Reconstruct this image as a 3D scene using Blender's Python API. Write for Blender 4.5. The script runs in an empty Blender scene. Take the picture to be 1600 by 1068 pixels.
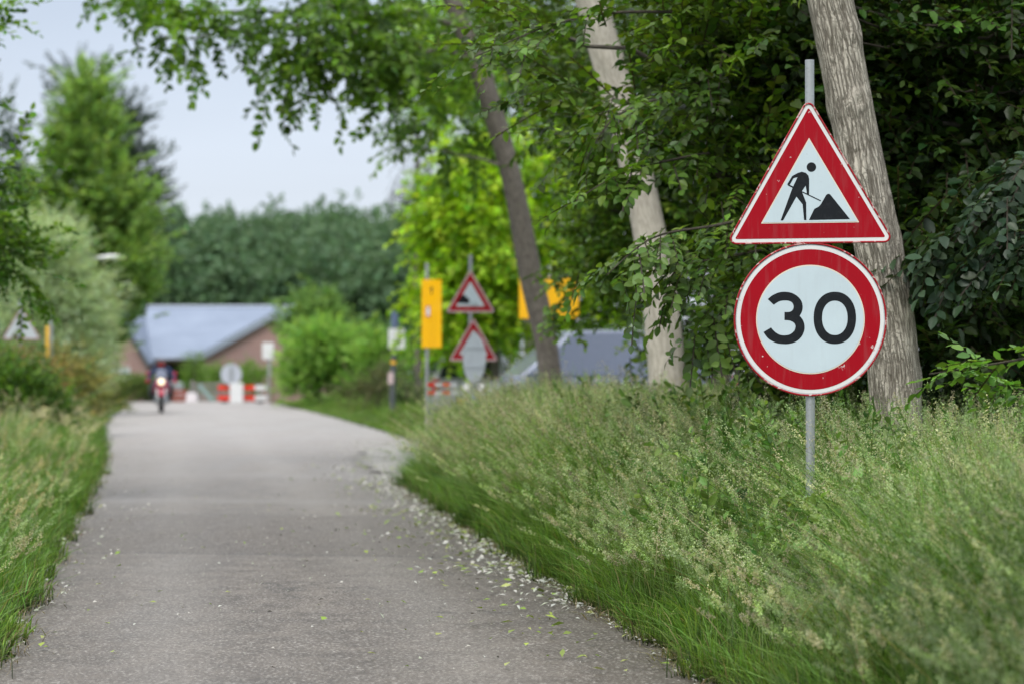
import bpy, bmesh, math, random
import numpy as np
from mathutils import Vector, Matrix

SEED = 11
rng = np.random.default_rng(SEED)
random.seed(SEED)
C = bpy.context.scene.collection
F = 1600 * 85 / 36.0        # focal length of the 85 mm lens in photo pixels
H = 1.42                    # eye height of the photographer
HZ = 574                    # photo row of the horizon


def at(px, py, Y):
    """world point at distance Y seen at photo position (px, py)"""
    return Vector(((px - 800) / F * Y, Y, H - (py - HZ) / F * Y))


def gx(px, Y):
    return (px - 800) / F * Y


# ------------------------------------------------------------------ materials
class NT:
    def __init__(self, name):
        self.m = bpy.data.materials.new(name)
        self.m.use_nodes = True
        self.t = self.m.node_tree
        self.t.nodes.clear()
        self.out = self.t.nodes.new('ShaderNodeOutputMaterial')

    def n(self, kind, **kw):
        nd = self.t.nodes.new('ShaderNode' + kind)
        for k, v in kw.items():
            if k in nd.inputs:
                i = nd.inputs[k]
                if isinstance(v, bpy.types.NodeSocket):
                    self.t.links.new(v, i)
                else:
                    i.default_value = v
            else:
                setattr(nd, k, v)
        return nd

    def link(self, a, b):
        self.t.links.new(a, b)

    def noise(self, vec, scale, detail=4, rough=0.6):
        nd = self.n('TexNoise', Scale=scale, Detail=detail, Roughness=rough)
        if vec is not None:
            self.link(vec, nd.inputs['Vector'])
        return nd.outputs['Fac']

    def mapping(self, vec, scale=(1, 1, 1), rot=(0, 0, 0)):
        nd = self.n('Mapping', Scale=scale, Rotation=rot)
        self.link(vec, nd.inputs['Vector'])
        return nd.outputs['Vector']

    def ramp(self, fac, stops):
        nd = self.n('ValToRGB')
        el = nd.color_ramp.elements
        while len(el) < len(stops):
            el.new(0.5)
        for e, (p, c) in zip(el, stops):
            e.position = p
            e.color = (*c, 1) if len(c) == 3 else c
        self.link(fac, nd.inputs['Fac'])
        return nd.outputs['Color']

    def mix(self, fac, a, b, mode='MIX'):
        nd = self.t.nodes.new('ShaderNodeMix')
        nd.data_type = 'RGBA'
        nd.blend_type = mode
        for idx, v in ((0, fac), (6, a), (7, b)):
            if isinstance(v, bpy.types.NodeSocket):
                self.link(v, nd.inputs[idx])
            elif idx == 0:
                nd.inputs[0].default_value = v
            else:
                nd.inputs[idx].default_value = (*v, 1) if len(v) == 3 else v
        return nd.outputs[2]

    def math(self, op, a, b=None, c=None, clamp=False):
        nd = self.t.nodes.new('ShaderNodeMath')
        nd.operation = op
        nd.use_clamp = clamp
        for i, v in enumerate((a, b, c)):
            if v is None:
                continue
            if isinstance(v, bpy.types.NodeSocket):
                self.link(v, nd.inputs[i])
            else:
                nd.inputs[i].default_value = v
        return nd.outputs[0]

    def maprange(self, v, a, b, c=0.0, d=1.0):
        nd = self.n('MapRange')
        self.link(v, nd.inputs[0])
        for i, x in zip((1, 2, 3, 4), (a, b, c, d)):
            nd.inputs[i].default_value = x
        return nd.outputs[0]

    def bump(self, h, strength=0.3, dist=0.01):
        nd = self.n('Bump', Strength=strength, Distance=dist)
        self.link(h, nd.inputs['Height'])
        return nd.outputs['Normal']

    def principled(self, color, rough=0.6, metal=0.0, spec=0.5, normal=None, **kw):
        p = self.n('BsdfPrincipled')
        for key, v in (('Base Color', color), ('Roughness', rough), ('Metallic', metal), ('Specular IOR Level', spec)):
            if isinstance(v, bpy.types.NodeSocket):
                self.link(v, p.inputs[key])
            elif key == 'Base Color':
                p.inputs[key].default_value = (*v, 1)
            else:
                p.inputs[key].default_value = v
        for k, v in kw.items():
            p.inputs[k.replace('_', ' ')].default_value = v
        if normal is not None:
            self.link(normal, p.inputs['Normal'])
        return p.outputs[0]

    def done(self, shader):
        self.link(shader, self.out.inputs['Surface'])
        return self.m

    def obj(self):
        return self.n('TexCoord').outputs['Object']

    def uv(self):
        return self.n('TexCoord').outputs['UV']


def worn(name, color, rough=0.5, metal=0.0, var=0.25, scale=6.0, dirt=(0.08, 0.075, 0.06), dirt_amt=0.25, spec=0.5, bump=0.0):
    """paint, plastic or metal with uneven tone, dirt and roughness"""
    n = NT(name)
    o = n.obj()
    a = n.noise(o, scale, 5)
    b = n.noise(o, scale * 7, 4)
    c = n.mix(n.maprange(a, 0.3, 0.7, 0, var), color, tuple(x * 0.55 for x in color))
    d = n.maprange(b, 0.52, 0.75, 0, dirt_amt)
    c = n.mix(d, c, dirt)
    r = n.maprange(a, 0.3, 0.7, max(rough - 0.12, 0.03), min(rough + 0.15, 1))
    nm = n.bump(b, bump, 0.005) if bump else None
    return n.done(n.principled(c, r, metal, spec, nm))


def leafy(name, trans=0.35, rough=0.42, spec=0.5, warm=(1.25, 1.3, 0.55)):
    """leaf or grass surface: colour comes from the per-leaf attribute, light passes through"""
    n = NT(name)
    col = n.n('Attribute', attribute_name='Col').outputs['Color']
    p = n.principled(col, rough, 0, spec)
    tcol = n.mix(1.0, col, warm, 'MULTIPLY')
    t = n.n('BsdfTranslucent', Color=tcol).outputs[0]
    mx = n.n('MixShader', Fac=trans)
    n.link(p, mx.inputs[1])
    n.link(t, mx.inputs[2])
    return n.done(mx.outputs[0])


def bark(name, light, dark, furrow=1.0, uscale=20.0, vscale=4.5, moss=0.15):
    n = NT(name)
    uv = n.uv()
    warp = n.n('TexNoise', Scale=5.0, Detail=4)
    n.link(uv, warp.inputs['Vector'])
    wv = n.n('VectorMath', operation='MULTIPLY_ADD')
    n.link(warp.outputs['Color'], wv.inputs[0])
    wv.inputs[1].default_value = (0.035, 0.16, 0)
    n.link(uv, wv.inputs[2])
    mp = n.mapping(wv.outputs[0], (uscale, vscale, 1))
    ridge = n.n('TexNoise', Scale=1.0, Detail=3, Roughness=.5)
    n.link(mp, ridge.inputs['Vector'])
    crack = n.maprange(n.math('ABSOLUTE', n.math('SUBTRACT', ridge.outputs['Fac'], .5)), 0.004, 0.10)   # furrows run along the trunk
    mp3 = n.mapping(wv.outputs[0], (uscale * .85, vscale * 3.4, 1))
    ridge2 = n.noise(mp3, 1.0, 3, .5)
    crack2 = n.maprange(n.math('ABSOLUTE', n.math('SUBTRACT', ridge2, .5)), 0.0, 0.06)
    crack = n.math('MULTIPLY', crack, n.math('MULTIPLY_ADD', crack2, .5, .5))
    mp2 = n.mapping(wv.outputs[0], (uscale * 3.1, vscale * 2.2, 1))
    fine = n.noise(mp2, 1.0, 6, 0.7)
    big = n.noise(uv, 2.2, 3)
    hgt = n.math('MULTIPLY_ADD', fine, 0.55, n.math('MULTIPLY', crack, 0.6 * furrow))
    c = n.mix(n.maprange(hgt, 0.25, 0.25 + 0.62 * furrow), dark, light)
    c = n.mix(n.maprange(big, 0.35, 0.7, 0, 0.35), c, tuple(x * 0.55 for x in light))
    c = n.mix(n.maprange(n.noise(uv, 3.3, 4), 0.58, 0.75, 0, moss), c, (0.09, 0.12, 0.03))
    nm = n.bump(hgt, 0.9, 0.02 * furrow)
    return n.done(n.principled(c, 0.9, 0, 0.2, nm))


# ------------------------------------------------------------------ scene objects
def tag(o, label=None, cat=None, group=None, kind=None):
    if label:
        o['label'] = label
    if cat:
        o['category'] = cat
    if group:
        o['group'] = group
    if kind:
        o['kind'] = kind
    return o


def thing(name, label, cat, loc=(0, 0, 0), rotz=0.0, group=None):
    o = bpy.data.objects.new(name, None)
    C.objects.link(o)
    o.location = loc
    o.rotation_euler = (0, 0, rotz)
    o.empty_display_size = 0.2
    return tag(o, label, cat, group)


class MB:
    """collects shapes and links them as one mesh object"""

    def __init__(self):
        self.v, self.f, self.mi, self.sm = [], [], [], []

    def add(self, vs, fs, mi=0, smooth=False, M=None):
        b = len(self.v)
        self.v += [tuple(M @ Vector(p)) if M else tuple(p) for p in vs]
        for f in fs:
            self.f.append([b + i for i in f])
            self.mi.append(mi)
            self.sm.append(smooth)
        return self

    def box(self, c, s, mi=0, M=None, bevel=0.0):
        bm = bmesh.new()
        bmesh.ops.create_cube(bm, size=1)
        bmesh.ops.scale(bm, vec=s, verts=bm.verts)
        if bevel:
            bmesh.ops.bevel(bm, geom=bm.edges[:], offset=bevel, segments=2, affect='EDGES', profile=0.6)
        bmesh.ops.translate(bm, vec=c, verts=bm.verts)
        self.bm(bm, mi, False, M)
        return self

    def bm(self, bm, mi=0, smooth=False, M=None):
        bm.verts.index_update()
        self.add([v.co.copy() for v in bm.verts], [[v.index for v in f.verts] for f in bm.faces], mi, smooth, M)
        bm.free()
        return self

    def tube(self, pts, rad, seg=12, mi=0, caps=True, M=None):
        pts = [Vector(p) for p in pts]
        if not hasattr(rad, '__len__'):
            rad = [rad] * len(pts)
        vs, fs = [], []
        u = None
        for i, p in enumerate(pts):
            d = (pts[min(i + 1, len(pts) - 1)] - pts[max(i - 1, 0)]).normalized()
            if u is None:
                u = d.orthogonal().normalized()
            u = (u - d * u.dot(d)).normalized()
            w = d.cross(u)
            for k in range(seg):
                a = 2 * math.pi * k / seg
                vs.append(p + (u * math.cos(a) + w * math.sin(a)) * rad[i])
        for i in range(len(pts) - 1):
            for k in range(seg):
                k2 = (k + 1) % seg
                fs.append([i * seg + k, i * seg + k2, (i + 1) * seg + k2, (i + 1) * seg + k])
        self.add(vs, fs, mi, True, M)
        if caps:
            n = len(pts) - 1
            self.add(vs[:seg], [list(range(seg))[::-1]], mi, False, M)
            self.add(vs[n * seg:], [list(range(seg))], mi, False, M)
        return self

    def poly(self, pts2, y, depth=0.0, mi=0, M=None):
        """a shape drawn in the x-z plane; front face at y, looking towards -y"""
        bm = bmesh.new()
        vs = [bm.verts.new((p[0], y, p[1])) for p in pts2]
        f = bm.faces.new(vs)
        f.normal_update()
        if f.normal.y > 0:
            f.normal_flip()
        if depth:
            r = bmesh.ops.extrude_face_region(bm, geom=[f])
            nv = [e for e in r['geom'] if isinstance(e, bmesh.types.BMVert)]
            bmesh.ops.translate(bm, vec=(0, depth, 0), verts=nv)
            bmesh.ops.recalc_face_normals(bm, faces=bm.faces)
        bmesh.ops.triangulate(bm, faces=[q for q in bm.faces if len(q.verts) > 4])
        self.bm(bm, mi, False, M)
        return self

    def lathe(self, prof, seg=32, axis='Z', mi=0, M=None, smooth=True):
        vs, fs = [], []
        for r, h in prof:
            for k in range(seg):
                a = 2 * math.pi * k / seg
                c, s = r * math.cos(a), r * math.sin(a)
                vs.append((c, s, h) if axis == 'Z' else ((h, c, s) if axis == 'X' else (c, h, s)))
        for i in range(len(prof) - 1):
            for k in range(seg):
                k2 = (k + 1) % seg
                fs.append([i * seg + k, i * seg + k2, (i + 1) * seg + k2, (i + 1) * seg + k])
        return self.add(vs, fs, mi, smooth, M)

    def hull(self, pts, mi=0, M=None, smooth=False, bevel=0.0, seg=2):
        bm = bmesh.new()
        for p in pts:
            bm.verts.new(p)
        bmesh.ops.convex_hull(bm, input=bm.verts)
        bmesh.ops.dissolve_limit(bm, angle_limit=0.02, verts=bm.verts, edges=bm.edges)
        if bevel:
            bmesh.ops.bevel(bm, geom=bm.edges[:], offset=bevel, segments=seg, affect='EDGES', profile=0.5)
        return self.bm(bm, mi, smooth, M)

    def build(self, name, mats, parent=None):
        me = bpy.data.meshes.new(name)
        me.from_pydata(self.v, [], self.f)
        for m in (mats if isinstance(mats, (list, tuple)) else [mats]):
            me.materials.append(m)
        me.polygons.foreach_set('material_index', self.mi)
        me.polygons.foreach_set('use_smooth', self.sm)
        me.update()
        o = bpy.data.objects.new(name, me)
        C.objects.link(o)
        o.parent = parent
        return o


def quads_obj(name, V, Q, mat, col=None, parent=None, uv=None, smooth=False):
    """a large all-quad mesh with a colour per vertex"""
    V = np.ascontiguousarray(V, dtype=np.float32).reshape(-1, 3)
    Q = np.ascontiguousarray(Q, dtype=np.int32).reshape(-1, 4)
    me = bpy.data.meshes.new(name)
    me.vertices.add(len(V))
    me.vertices.foreach_set('co', V.ravel())
    me.loops.add(Q.size)
    me.loops.foreach_set('vertex_index', Q.ravel())
    me.polygons.add(len(Q))
    me.polygons.foreach_set('loop_start', np.arange(0, Q.size, 4, dtype=np.int32))
    if smooth:
        me.polygons.foreach_set('use_smooth', np.ones(len(Q), dtype=bool))
    if col is not None:
        a = me.color_attributes.new('Col', 'FLOAT_COLOR', 'POINT')
        c4 = np.ones((len(V), 4), dtype=np.float32)
        c4[:, :3] = np.clip(np.asarray(col).reshape(-1, 3), 0, 1)
        a.data.foreach_set('color', c4.ravel())
    if uv is not None:
        l = me.uv_layers.new(name='UVMap')
        l.data.foreach_set('uv', np.asarray(uv, dtype=np.float32)[Q.ravel()].ravel())
    me.materials.append(mat)
    me.update(calc_edges=True)
    me.validate()
    o = bpy.data.objects.new(name, me)
    C.objects.link(o)
    o.parent = parent
    return o


def copy_tree(o, parent=None):
    c = o.copy()
    C.objects.link(c)
    c.parent = parent
    for ch in list(o.children):
        copy_tree(ch, c)
    return c


def norm(a):
    return a / np.maximum(np.linalg.norm(a, axis=-1, keepdims=True), 1e-9)


def sstep(a, b, x):
    t = np.clip((x - a) / (b - a), 0, 1)
    return t * t * (3 - 2 * t)


def wig(x, s=1.0, ph=0.0):
    return (np.sin(x * 1.7 * s + ph) + 0.6 * np.sin(x * 4.1 * s + 1.3 + ph * 2) + 0.4 * np.sin(x * 9.7 * s + 2.1 + ph)) / 2


def spline(pts, n=8, closed=False):
    out = []
    P = [np.array(p, float) for p in pts]
    N = len(P)
    for i in range(N if closed else N - 1):
        p1, p2 = P[i], P[(i + 1) % N]
        p0 = P[i - 1] if (closed or i) else p1
        p3 = P[(i + 2) % N] if (closed or i + 2 < N) else p2
        for k in range(n):
            t = k / n
            out.append(0.5 * ((2 * p1) + (p2 - p0) * t + (2 * p0 - 5 * p1 + 4 * p2 - p3) * t * t + (3 * p1 - p0 - 3 * p2 + p3) * t ** 3))
    if not closed:
        out.append(P[-1])
    return out


# ------------------------------------------------------------------ shared materials
M = {}
M['galv'] = worn('galvanised_steel', (0.42, 0.44, 0.45), 0.42, 0.6, 0.4, 9, dirt_amt=0.35, bump=0.1)
M['dark_metal'] = worn('dark_grey_steel', (0.10, 0.11, 0.125), 0.5, 0.3)
M['black'] = worn('black_rubber', (0.02, 0.02, 0.021), 0.75, 0)
M['white'] = worn('white_paint', (0.72, 0.73, 0.74), 0.4)
M['yellow'] = worn('yellow_sign_film', (0.95, 0.50, 0.0), 0.45, 0, 0.08, 5, dirt_amt=0.06)
M['sign_black'] = worn('black_sign_film', (0.012, 0.014, 0.017), 0.42, 0, 0.2, dirt=(0.3, 0.32, 0.34), dirt_amt=0.03, spec=0.15)
M['chrome'] = worn('polished_metal', (0.55, 0.56, 0.58), 0.2, 0.9)


def sign_film(name, color, flecks=(0.66, 0.58, 0.57), amt=0.85, thr=0.705):
    """old reflective film: faded patches, dust streaks, scratches and chips"""
    n = NT(name)
    o = n.obj()
    fade = n.noise(o, 4.5, 5)
    c = n.mix(n.maprange(fade, 0.3, 0.72, 0, 0.30), color, tuple(x * 0.72 for x in color))
    st = n.noise(n.mapping(o, (30, 30, 3.0)), 1.0, 4)
    c = n.mix(n.maprange(st, 0.52, 0.8, 0, 0.28), c, tuple(0.5 * x + 0.14 for x in color))
    chip = n.noise(o, 34, 3, 0.55)
    chipm = n.maprange(chip, thr, thr + 0.03, 0, amt)
    chipm = n.math('MAXIMUM', chipm, n.maprange(n.noise(o, 13, 6, 0.65), thr - 0.025, thr, 0, amt * .8))
    scr = n.noise(n.mapping(o, (28, 28, 190), (0, 0.6, 0)), 1.0, 3)
    scrm = n.maprange(scr, 0.74, 0.78, 0, amt * 0.6)
    c = n.mix(n.math('MAXIMUM', chipm, scrm), c, flecks)
    r = n.maprange(fade, 0.3, 0.7, 0.28, 0.5)
    return n.done(n.principled(c, r, 0, 0.18, n.bump(chip, 0.05, 0.002)))


M['sign_red'] = sign_film('red_sign_film', (0.33, 0.001, 0.009))
M['sign_rim'] = sign_film('red_sign_rim', (0.30, 0.012, 0.018), (0.55, 0.4, 0.38), 0.8, 0.60)
M['sign_white'] = sign_film('white_sign_film', (0.52, 0.61, 0.66), (0.40, 0.44, 0.46), 0.35, 0.70)
M['sign_border'] = sign_film('white_border_film', (0.70, 0.70, 0.70), (0.45, 0.2, 0.2), 0.5, 0.68)
M['sign_cream'] = sign_film('cream_border_film', (0.72, 0.62, 0.52), (0.5, 0.5, 0.5), 0.2, 0.75)
M['sign_back'] = worn('grey_sign_back', (0.56, 0.60, 0.63), 0.45, 0.35, 0.25, 5)
M['barrier_red'] = worn('red_orange_film', (0.75, 0.03, 0.008), 0.45, 0, 0.15, 5, dirt_amt=0.1)
# ------------------------------------------------------------------ daylight, camera
SUN_EL, SUN_AZ = math.radians(52), math.radians(205)   # sun high, behind the photographer's left shoulder
w = bpy.data.worlds.new('World')
bpy.context.scene.world = w
w.use_nodes = True
wt = w.node_tree
wt.nodes.clear()
wo = wt.nodes.new('ShaderNodeOutputWorld')
bg = wt.nodes.new('ShaderNodeBackground')
bg.inputs['Strength'].default_value = 0.1
sky = wt.nodes.new('ShaderNodeTexSky')
sky.sky_type = 'NISHITA'
sky.sun_disc = False
sky.sun_elevation = SUN_EL
sky.sun_rotation = SUN_AZ
sky.dust_density = 2.0
tc = wt.nodes.new('ShaderNodeTexCoord')
sep = wt.nodes.new('ShaderNodeSeparateXYZ')
wt.links.new(tc.outputs['Generated'], sep.inputs[0])
cr = wt.nodes.new('ShaderNodeValToRGB')                # overcast: pale haze low down, brighter cloud overhead
for e, (p, c) in zip([cr.color_ramp.elements[0], cr.color_ramp.elements[1]] + [cr.color_ramp.elements.new(x) for x in (0.06, 0.15, 0.45)],
                     [(0.0, (0.37, 0.395, 0.43)), (1.0, (0.92, 0.94, 0.98)), (0.06, (0.335, 0.365, 0.41)), (0.15, (0.268, 0.307, 0.37)), (0.45, (0.62, 0.65, 0.70))]):
    e.position = p
    e.color = (*c, 1)
wt.links.new(sep.outputs['Z'], cr.inputs['Fac'])
nz = wt.nodes.new('ShaderNodeTexNoise')
nz.inputs['Scale'].default_value = 2.2
nz.inputs['Detail'].default_value = 5
mp = wt.nodes.new('ShaderNodeMapping')
mp.inputs['Scale'].default_value = (1, 1, 7)
wt.links.new(tc.outputs['Generated'], mp.inputs['Vector'])
wt.links.new(mp.outputs['Vector'], nz.inputs['Vector'])
mr = wt.nodes.new('ShaderNodeMapRange')
for i, x in zip((1, 2, 3, 4), (0.3, 0.7, 22.6, 26.0)):
    mr.inputs[i].default_value = x
wt.links.new(nz.outputs['Fac'], mr.inputs[0])
sc_ = wt.nodes.new('ShaderNodeVectorMath')
sc_.operation = 'SCALE'
wt.links.new(cr.outputs['Color'], sc_.inputs[0])
wt.links.new(mr.outputs[0], sc_.inputs['Scale'])
mx = wt.nodes.new('ShaderNodeMix')
mx.data_type = 'RGBA'
mx.inputs[0].default_value = 0.88
wt.links.new(sky.outputs['Color'], mx.inputs[6])
wt.links.new(sc_.outputs[0], mx.inputs[7])
wt.links.new(mx.outputs[2], bg.inputs['Color'])
wt.links.new(bg.outputs[0], wo.inputs['Surface'])

sl = bpy.data.lights.new('sun', 'SUN')
sl.energy = 2.5
sl.angle = math.radians(22)
sl.color = (1.0, 0.96, 0.9)
so = bpy.data.objects.new('sun', sl)
C.objects.link(so)
sd = Vector((math.sin(SUN_AZ) * math.cos(SUN_EL), math.cos(SUN_AZ) * math.cos(SUN_EL), math.sin(SUN_EL)))
so.rotation_euler = sd.to_track_quat('Z', 'Y').to_euler()

cd = bpy.data.cameras.new('camera')
cam = bpy.data.objects.new('camera', cd)
C.objects.link(cam)
cam.location = (0, 0, H)
cam.rotation_euler = (math.radians(90), 0, 0)
cd.lens = 85
cd.sensor_width = 36
cd.shift_y = (HZ - 534) / 1600
cd.clip_start = 0.1
cd.clip_end = 2000
cd.dof.use_dof = True
cd.dof.focus_distance = 12.72
cd.dof.aperture_fstop = 2.0
cd.dof.aperture_blades = 9
scn = bpy.context.scene
scn.camera = cam
scn.view_settings.view_transform = 'Standard'
scn.view_settings.look = 'None'
scn.view_settings.exposure = 0
scn.view_settings.gamma = 1
scn.render.engine = 'CYCLES'
scn.cycles.use_denoising = True
scn.cycles.max_bounces = 7
scn.cycles.diffuse_bounces = 4
scn.cycles.glossy_bounces = 3
scn.cycles.transmission_bounces = 4
scn.cycles.transparent_max_bounces = 4
scn.cycles.caustics_reflective = False
scn.cycles.caustics_refractive = False
scn.cycles.sample_clamp_indirect = 6
scn.cycles.use_adaptive_sampling = True
scn.cycles.adaptive_threshold = 0.012

# ------------------------------------------------------------------ road edges on the ground: (distance, x)
GY = lambda py: H * F / (py - HZ)
LE = [(-12, 1.6), (0, -0.75), (6, -1.62)] + [(GY(py), gx(px, GY(py))) for px, py in ((-25, 1068), (20, 990), (90, 850), (150, 742), (160, 700), (157, 668), (172, 650), (200, 634))] + [(99, -16.6), (104, -18)]
RE = [(-12, 3.9), (0, 2.28), (6, 1.55)] + [(GY(py), gx(px, GY(py))) for px, py in ((1130, 1068), (1015, 996), (880, 915), (760, 840), (640, 762))] + [(47.5, -1.95), (GY(670), gx(590, GY(670))), (GY(645), gx(498, GY(645))), (GY(632), gx(440, GY(632))), (104, -10.4)]
LE_, RE_ = np.array(LE), np.array(RE)


def XL(Y):
    Y = np.asarray(Y, float)
    return np.interp(Y, LE_[:, 0], LE_[:, 1]) + 0.07 * wig(Y, 1.3) + 0.03 * wig(Y, 5.3)


def XR(Y):
    Y = np.asarray(Y, float)
    return np.interp(Y, RE_[:, 0], RE_[:, 1]) + 0.06 * wig(Y, 1.5, 1.0) + 0.03 * wig(Y, 5.9)


# ground: one sheet to the horizon, dipping behind the barriers at the end of the road
ys = np.unique(np.concatenate([np.linspace(-40, 0, 9), np.linspace(0, 60, 90), np.linspace(60, 130, 70), np.linspace(130, 900, 40)]))
xs = np.unique(np.concatenate([np.linspace(-500, -40, 24), np.linspace(-40, 30, 110), np.linspace(30, 500, 24)]))
X, Y = np.meshgrid(xs, ys)
dR, dL = X - XR(Y), XL(Y) - X
off = np.maximum(dR, dL)
side = (Y > 28.5) & (Y < 47.5) & (dR > 0)
Z = np.where(off > 0.1, 0.10 * sstep(0.1, 1.5, off) + 0.05 * wig(X + Y, 0.7) * sstep(0.3, 2, off), -0.02)
Z = np.where(side, -0.02, Z)
Z = Z - 1.0 * sstep(102, 112, Y)
V = np.stack([X, Y, Z], -1).reshape(-1, 3)
nx, ny = len(xs), len(ys)
I = np.arange(nx * ny).reshape(ny, nx)
Q = np.stack([I[:-1, :-1], I[:-1, 1:], I[1:, 1:], I[1:, :-1]], -1).reshape(-1, 4)
n = NT('soil_and_turf')
o_ = n.obj()
c_ = n.ramp(n.noise(o_, 0.7, 5), [(0.3, (0.035, 0.06, 0.015)), (0.5, (0.06, 0.11, 0.022)), (0.72, (0.11, 0.15, 0.04))])
c_ = n.mix(n.maprange(n.noise(o_, 9, 5), 0.45, 0.7, 0, 0.6), c_, (0.07, 0.06, 0.035))
mat_ground = n.done(n.principled(c_, 0.95, 0, 0.1, n.bump(n.noise(o_, 22, 5), 0.8, 0.03)))
tag(quads_obj('ground', V, Q, mat_ground, smooth=True), kind='structure')

# asphalt
n = NT('worn_asphalt')
o_ = n.obj()
se = n.n('SeparateXYZ')
n.link(o_, se.inputs[0])
yy = n.math('ADD', se.outputs['Y'], n.math('MULTIPLY', se.outputs['X'], 0.22))
yy = n.math('ADD', yy, n.math('MULTIPLY', n.noise(o_, 1.3, 4), 0.35))
big = n.noise(n.mapping(o_, (0.9, 0.16, 1)), 1.0, 5)
mid = n.noise(o_, 3.2, 6, 0.7)
grain = n.noise(o_, 62, 3, 0.75)
vor = n.n('TexVoronoi', Scale=92.0)
n.link(o_, vor.inputs['Vector'])
across = n.math('ADD', se.outputs['X'], n.math('MULTIPLY', se.outputs['Y'], 0.138))     # position across the road
across = n.math('ADD', across, n.math('MULTIPLY', n.noise(o_, 0.6, 3), 0.5))
c_ = n.ramp(big, [(0.3, (0.095, 0.078, 0.063)), (0.5, (0.133, 0.113, 0.094)), (0.72, (0.188, 0.165, 0.141))])
c_ = n.mix(n.maprange(mid, 0.40, 0.62, 0, 0.72), c_, (0.056, 0.045, 0.036))
trk = n.math('ABSOLUTE', n.math('SUBTRACT', n.math('ABSOLUTE', n.math('SUBTRACT', across, 0.92)), 0.72))
c_ = n.mix(n.math('MULTIPLY', n.maprange(trk, 0.05, 0.42, 1, 0), 0.40), c_, (0.225, 0.207, 0.187))     # worn wheel tracks
c_ = n.mix(n.math('MULTIPLY', n.maprange(n.math('ABSOLUTE', n.math('SUBTRACT', across, 0.92)), 1.1, 1.8), 0.45), c_, (0.066, 0.058, 0.049))
ck = n.n('TexVoronoi', feature='DISTANCE_TO_EDGE', Scale=0.55)
cw = n.n('VectorMath', operation='MULTIPLY_ADD')
cwn = n.n('TexNoise', Scale=2.5, Detail=6)
n.link(o_, cwn.inputs['Vector'])
n.link(cwn.outputs['Color'], cw.inputs[0])
cw.inputs[1].default_value = (1.1, 1.1, 0)
n.link(o_, cw.inputs[2])
n.link(cw.outputs[0], ck.inputs['Vector'])
crk = n.math('MULTIPLY', n.maprange(ck.outputs['Distance'], 0.0, 0.012, 1, 0), n.maprange(n.noise(o_, 0.45, 3), 0.48, 0.62))
c_ = n.mix(n.math('MULTIPLY', crk, 0.8), c_, (0.025, 0.022, 0.02))


def band(a, b, soft):
    up = n.maprange(yy, a, a + soft)
    dn = n.maprange(yy, b, b + soft, 1, 0)
    return n.math('MULTIPLY', up, dn)


c_ = n.mix(n.math('MULTIPLY', band(17.9, 22.2, 0.10), 0.60), c_, (0.070, 0.056, 0.045))      # brown patch across the road
c_ = n.mix(n.math('MULTIPLY', band(17.86, 17.99, 0.03), 0.6), c_, (0.03, 0.028, 0.026))       # its near seam
c_ = n.mix(n.math('MULTIPLY', band(22.15, 22.4, 0.08), 0.35), c_, (0.05, 0.047, 0.043))
c_ = n.mix(n.math('MULTIPLY', band(24.4, 25.4, 0.35), 0.35), c_, (0.23, 0.22, 0.21))
c_ = n.mix(n.math('MULTIPLY', band(29.5, 31.5, 0.6), 0.25), c_, (0.22, 0.21, 0.205))
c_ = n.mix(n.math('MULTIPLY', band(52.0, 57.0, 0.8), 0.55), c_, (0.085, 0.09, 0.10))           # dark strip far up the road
c_ = n.mix(n.math('MULTIPLY', n.maprange(yy, 19, 55), 0.85), c_, (0.37, 0.35, 0.345))  # pale haze over the far road, painted into the asphalt colour
c_ = n.mix(n.maprange(grain, 0.42, 0.60, 0, 1.0), c_, n.mix(1.0, c_, (0.42, 0.40, 0.38), 'MULTIPLY'))
c_ = n.mix(n.maprange(vor.outputs['Color'], 0.68, 0.92, 0, 0.85), c_, (0.34, 0.32, 0.29))
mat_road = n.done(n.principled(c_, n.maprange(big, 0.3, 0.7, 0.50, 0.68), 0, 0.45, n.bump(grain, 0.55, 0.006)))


def strip(name, ya, yb, ny_, fl, fr, nx_, z0, crown, mat):
    yv = np.linspace(ya, yb, ny_)
    t = np.linspace(0, 1, nx_)
    L, R = fl(yv)[:, None], fr(yv)[:, None]
    Xs = L + (R - L) * t[None]
    Zs = z0 + crown * (1 - (2 * t[None] - 1) ** 2) + 0.018 * np.sin(yv[:, None] * 0.9) * (yv[:, None] > 14) * (yv[:, None] < 40) * np.sin(np.pi * t[None])
    Vs = np.stack([Xs, np.repeat(yv[:, None], nx_, 1), Zs + 0 * Xs], -1).reshape(-1, 3)
    I = np.arange(ny_ * nx_).reshape(ny_, nx_)
    Qs = np.stack([I[:-1, :-1], I[:-1, 1:], I[1:, 1:], I[1:, :-1]], -1).reshape(-1, 4)
    return quads_obj(name, Vs, Qs, mat, smooth=True)


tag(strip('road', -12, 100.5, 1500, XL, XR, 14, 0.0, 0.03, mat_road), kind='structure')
n = NT('pale_gravelly_asphalt')
o_ = n.obj()
g_ = n.noise(o_, 30, 5, 0.7)
c_ = n.ramp(g_, [(0.35, (0.16, 0.152, 0.14)), (0.55, (0.25, 0.242, 0.228)), (0.72, (0.40, 0.395, 0.38))])
mat_side = n.done(n.principled(c_, 0.75, 0, 0.4, n.bump(g_, 0.5, 0.01)))
tag(strip('side_road', 29.6, 46.6, 240, lambda y: XR(y) - .85 * np.sin(np.pi * np.clip((y - 29.6) / 17, 0, 1)) + .16 * wig(y, 2.0) + .10 * wig(y, 6.0), lambda y: 14 + 0 * y, 20, 0.038, 0.0, mat_side), kind='structure')
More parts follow.
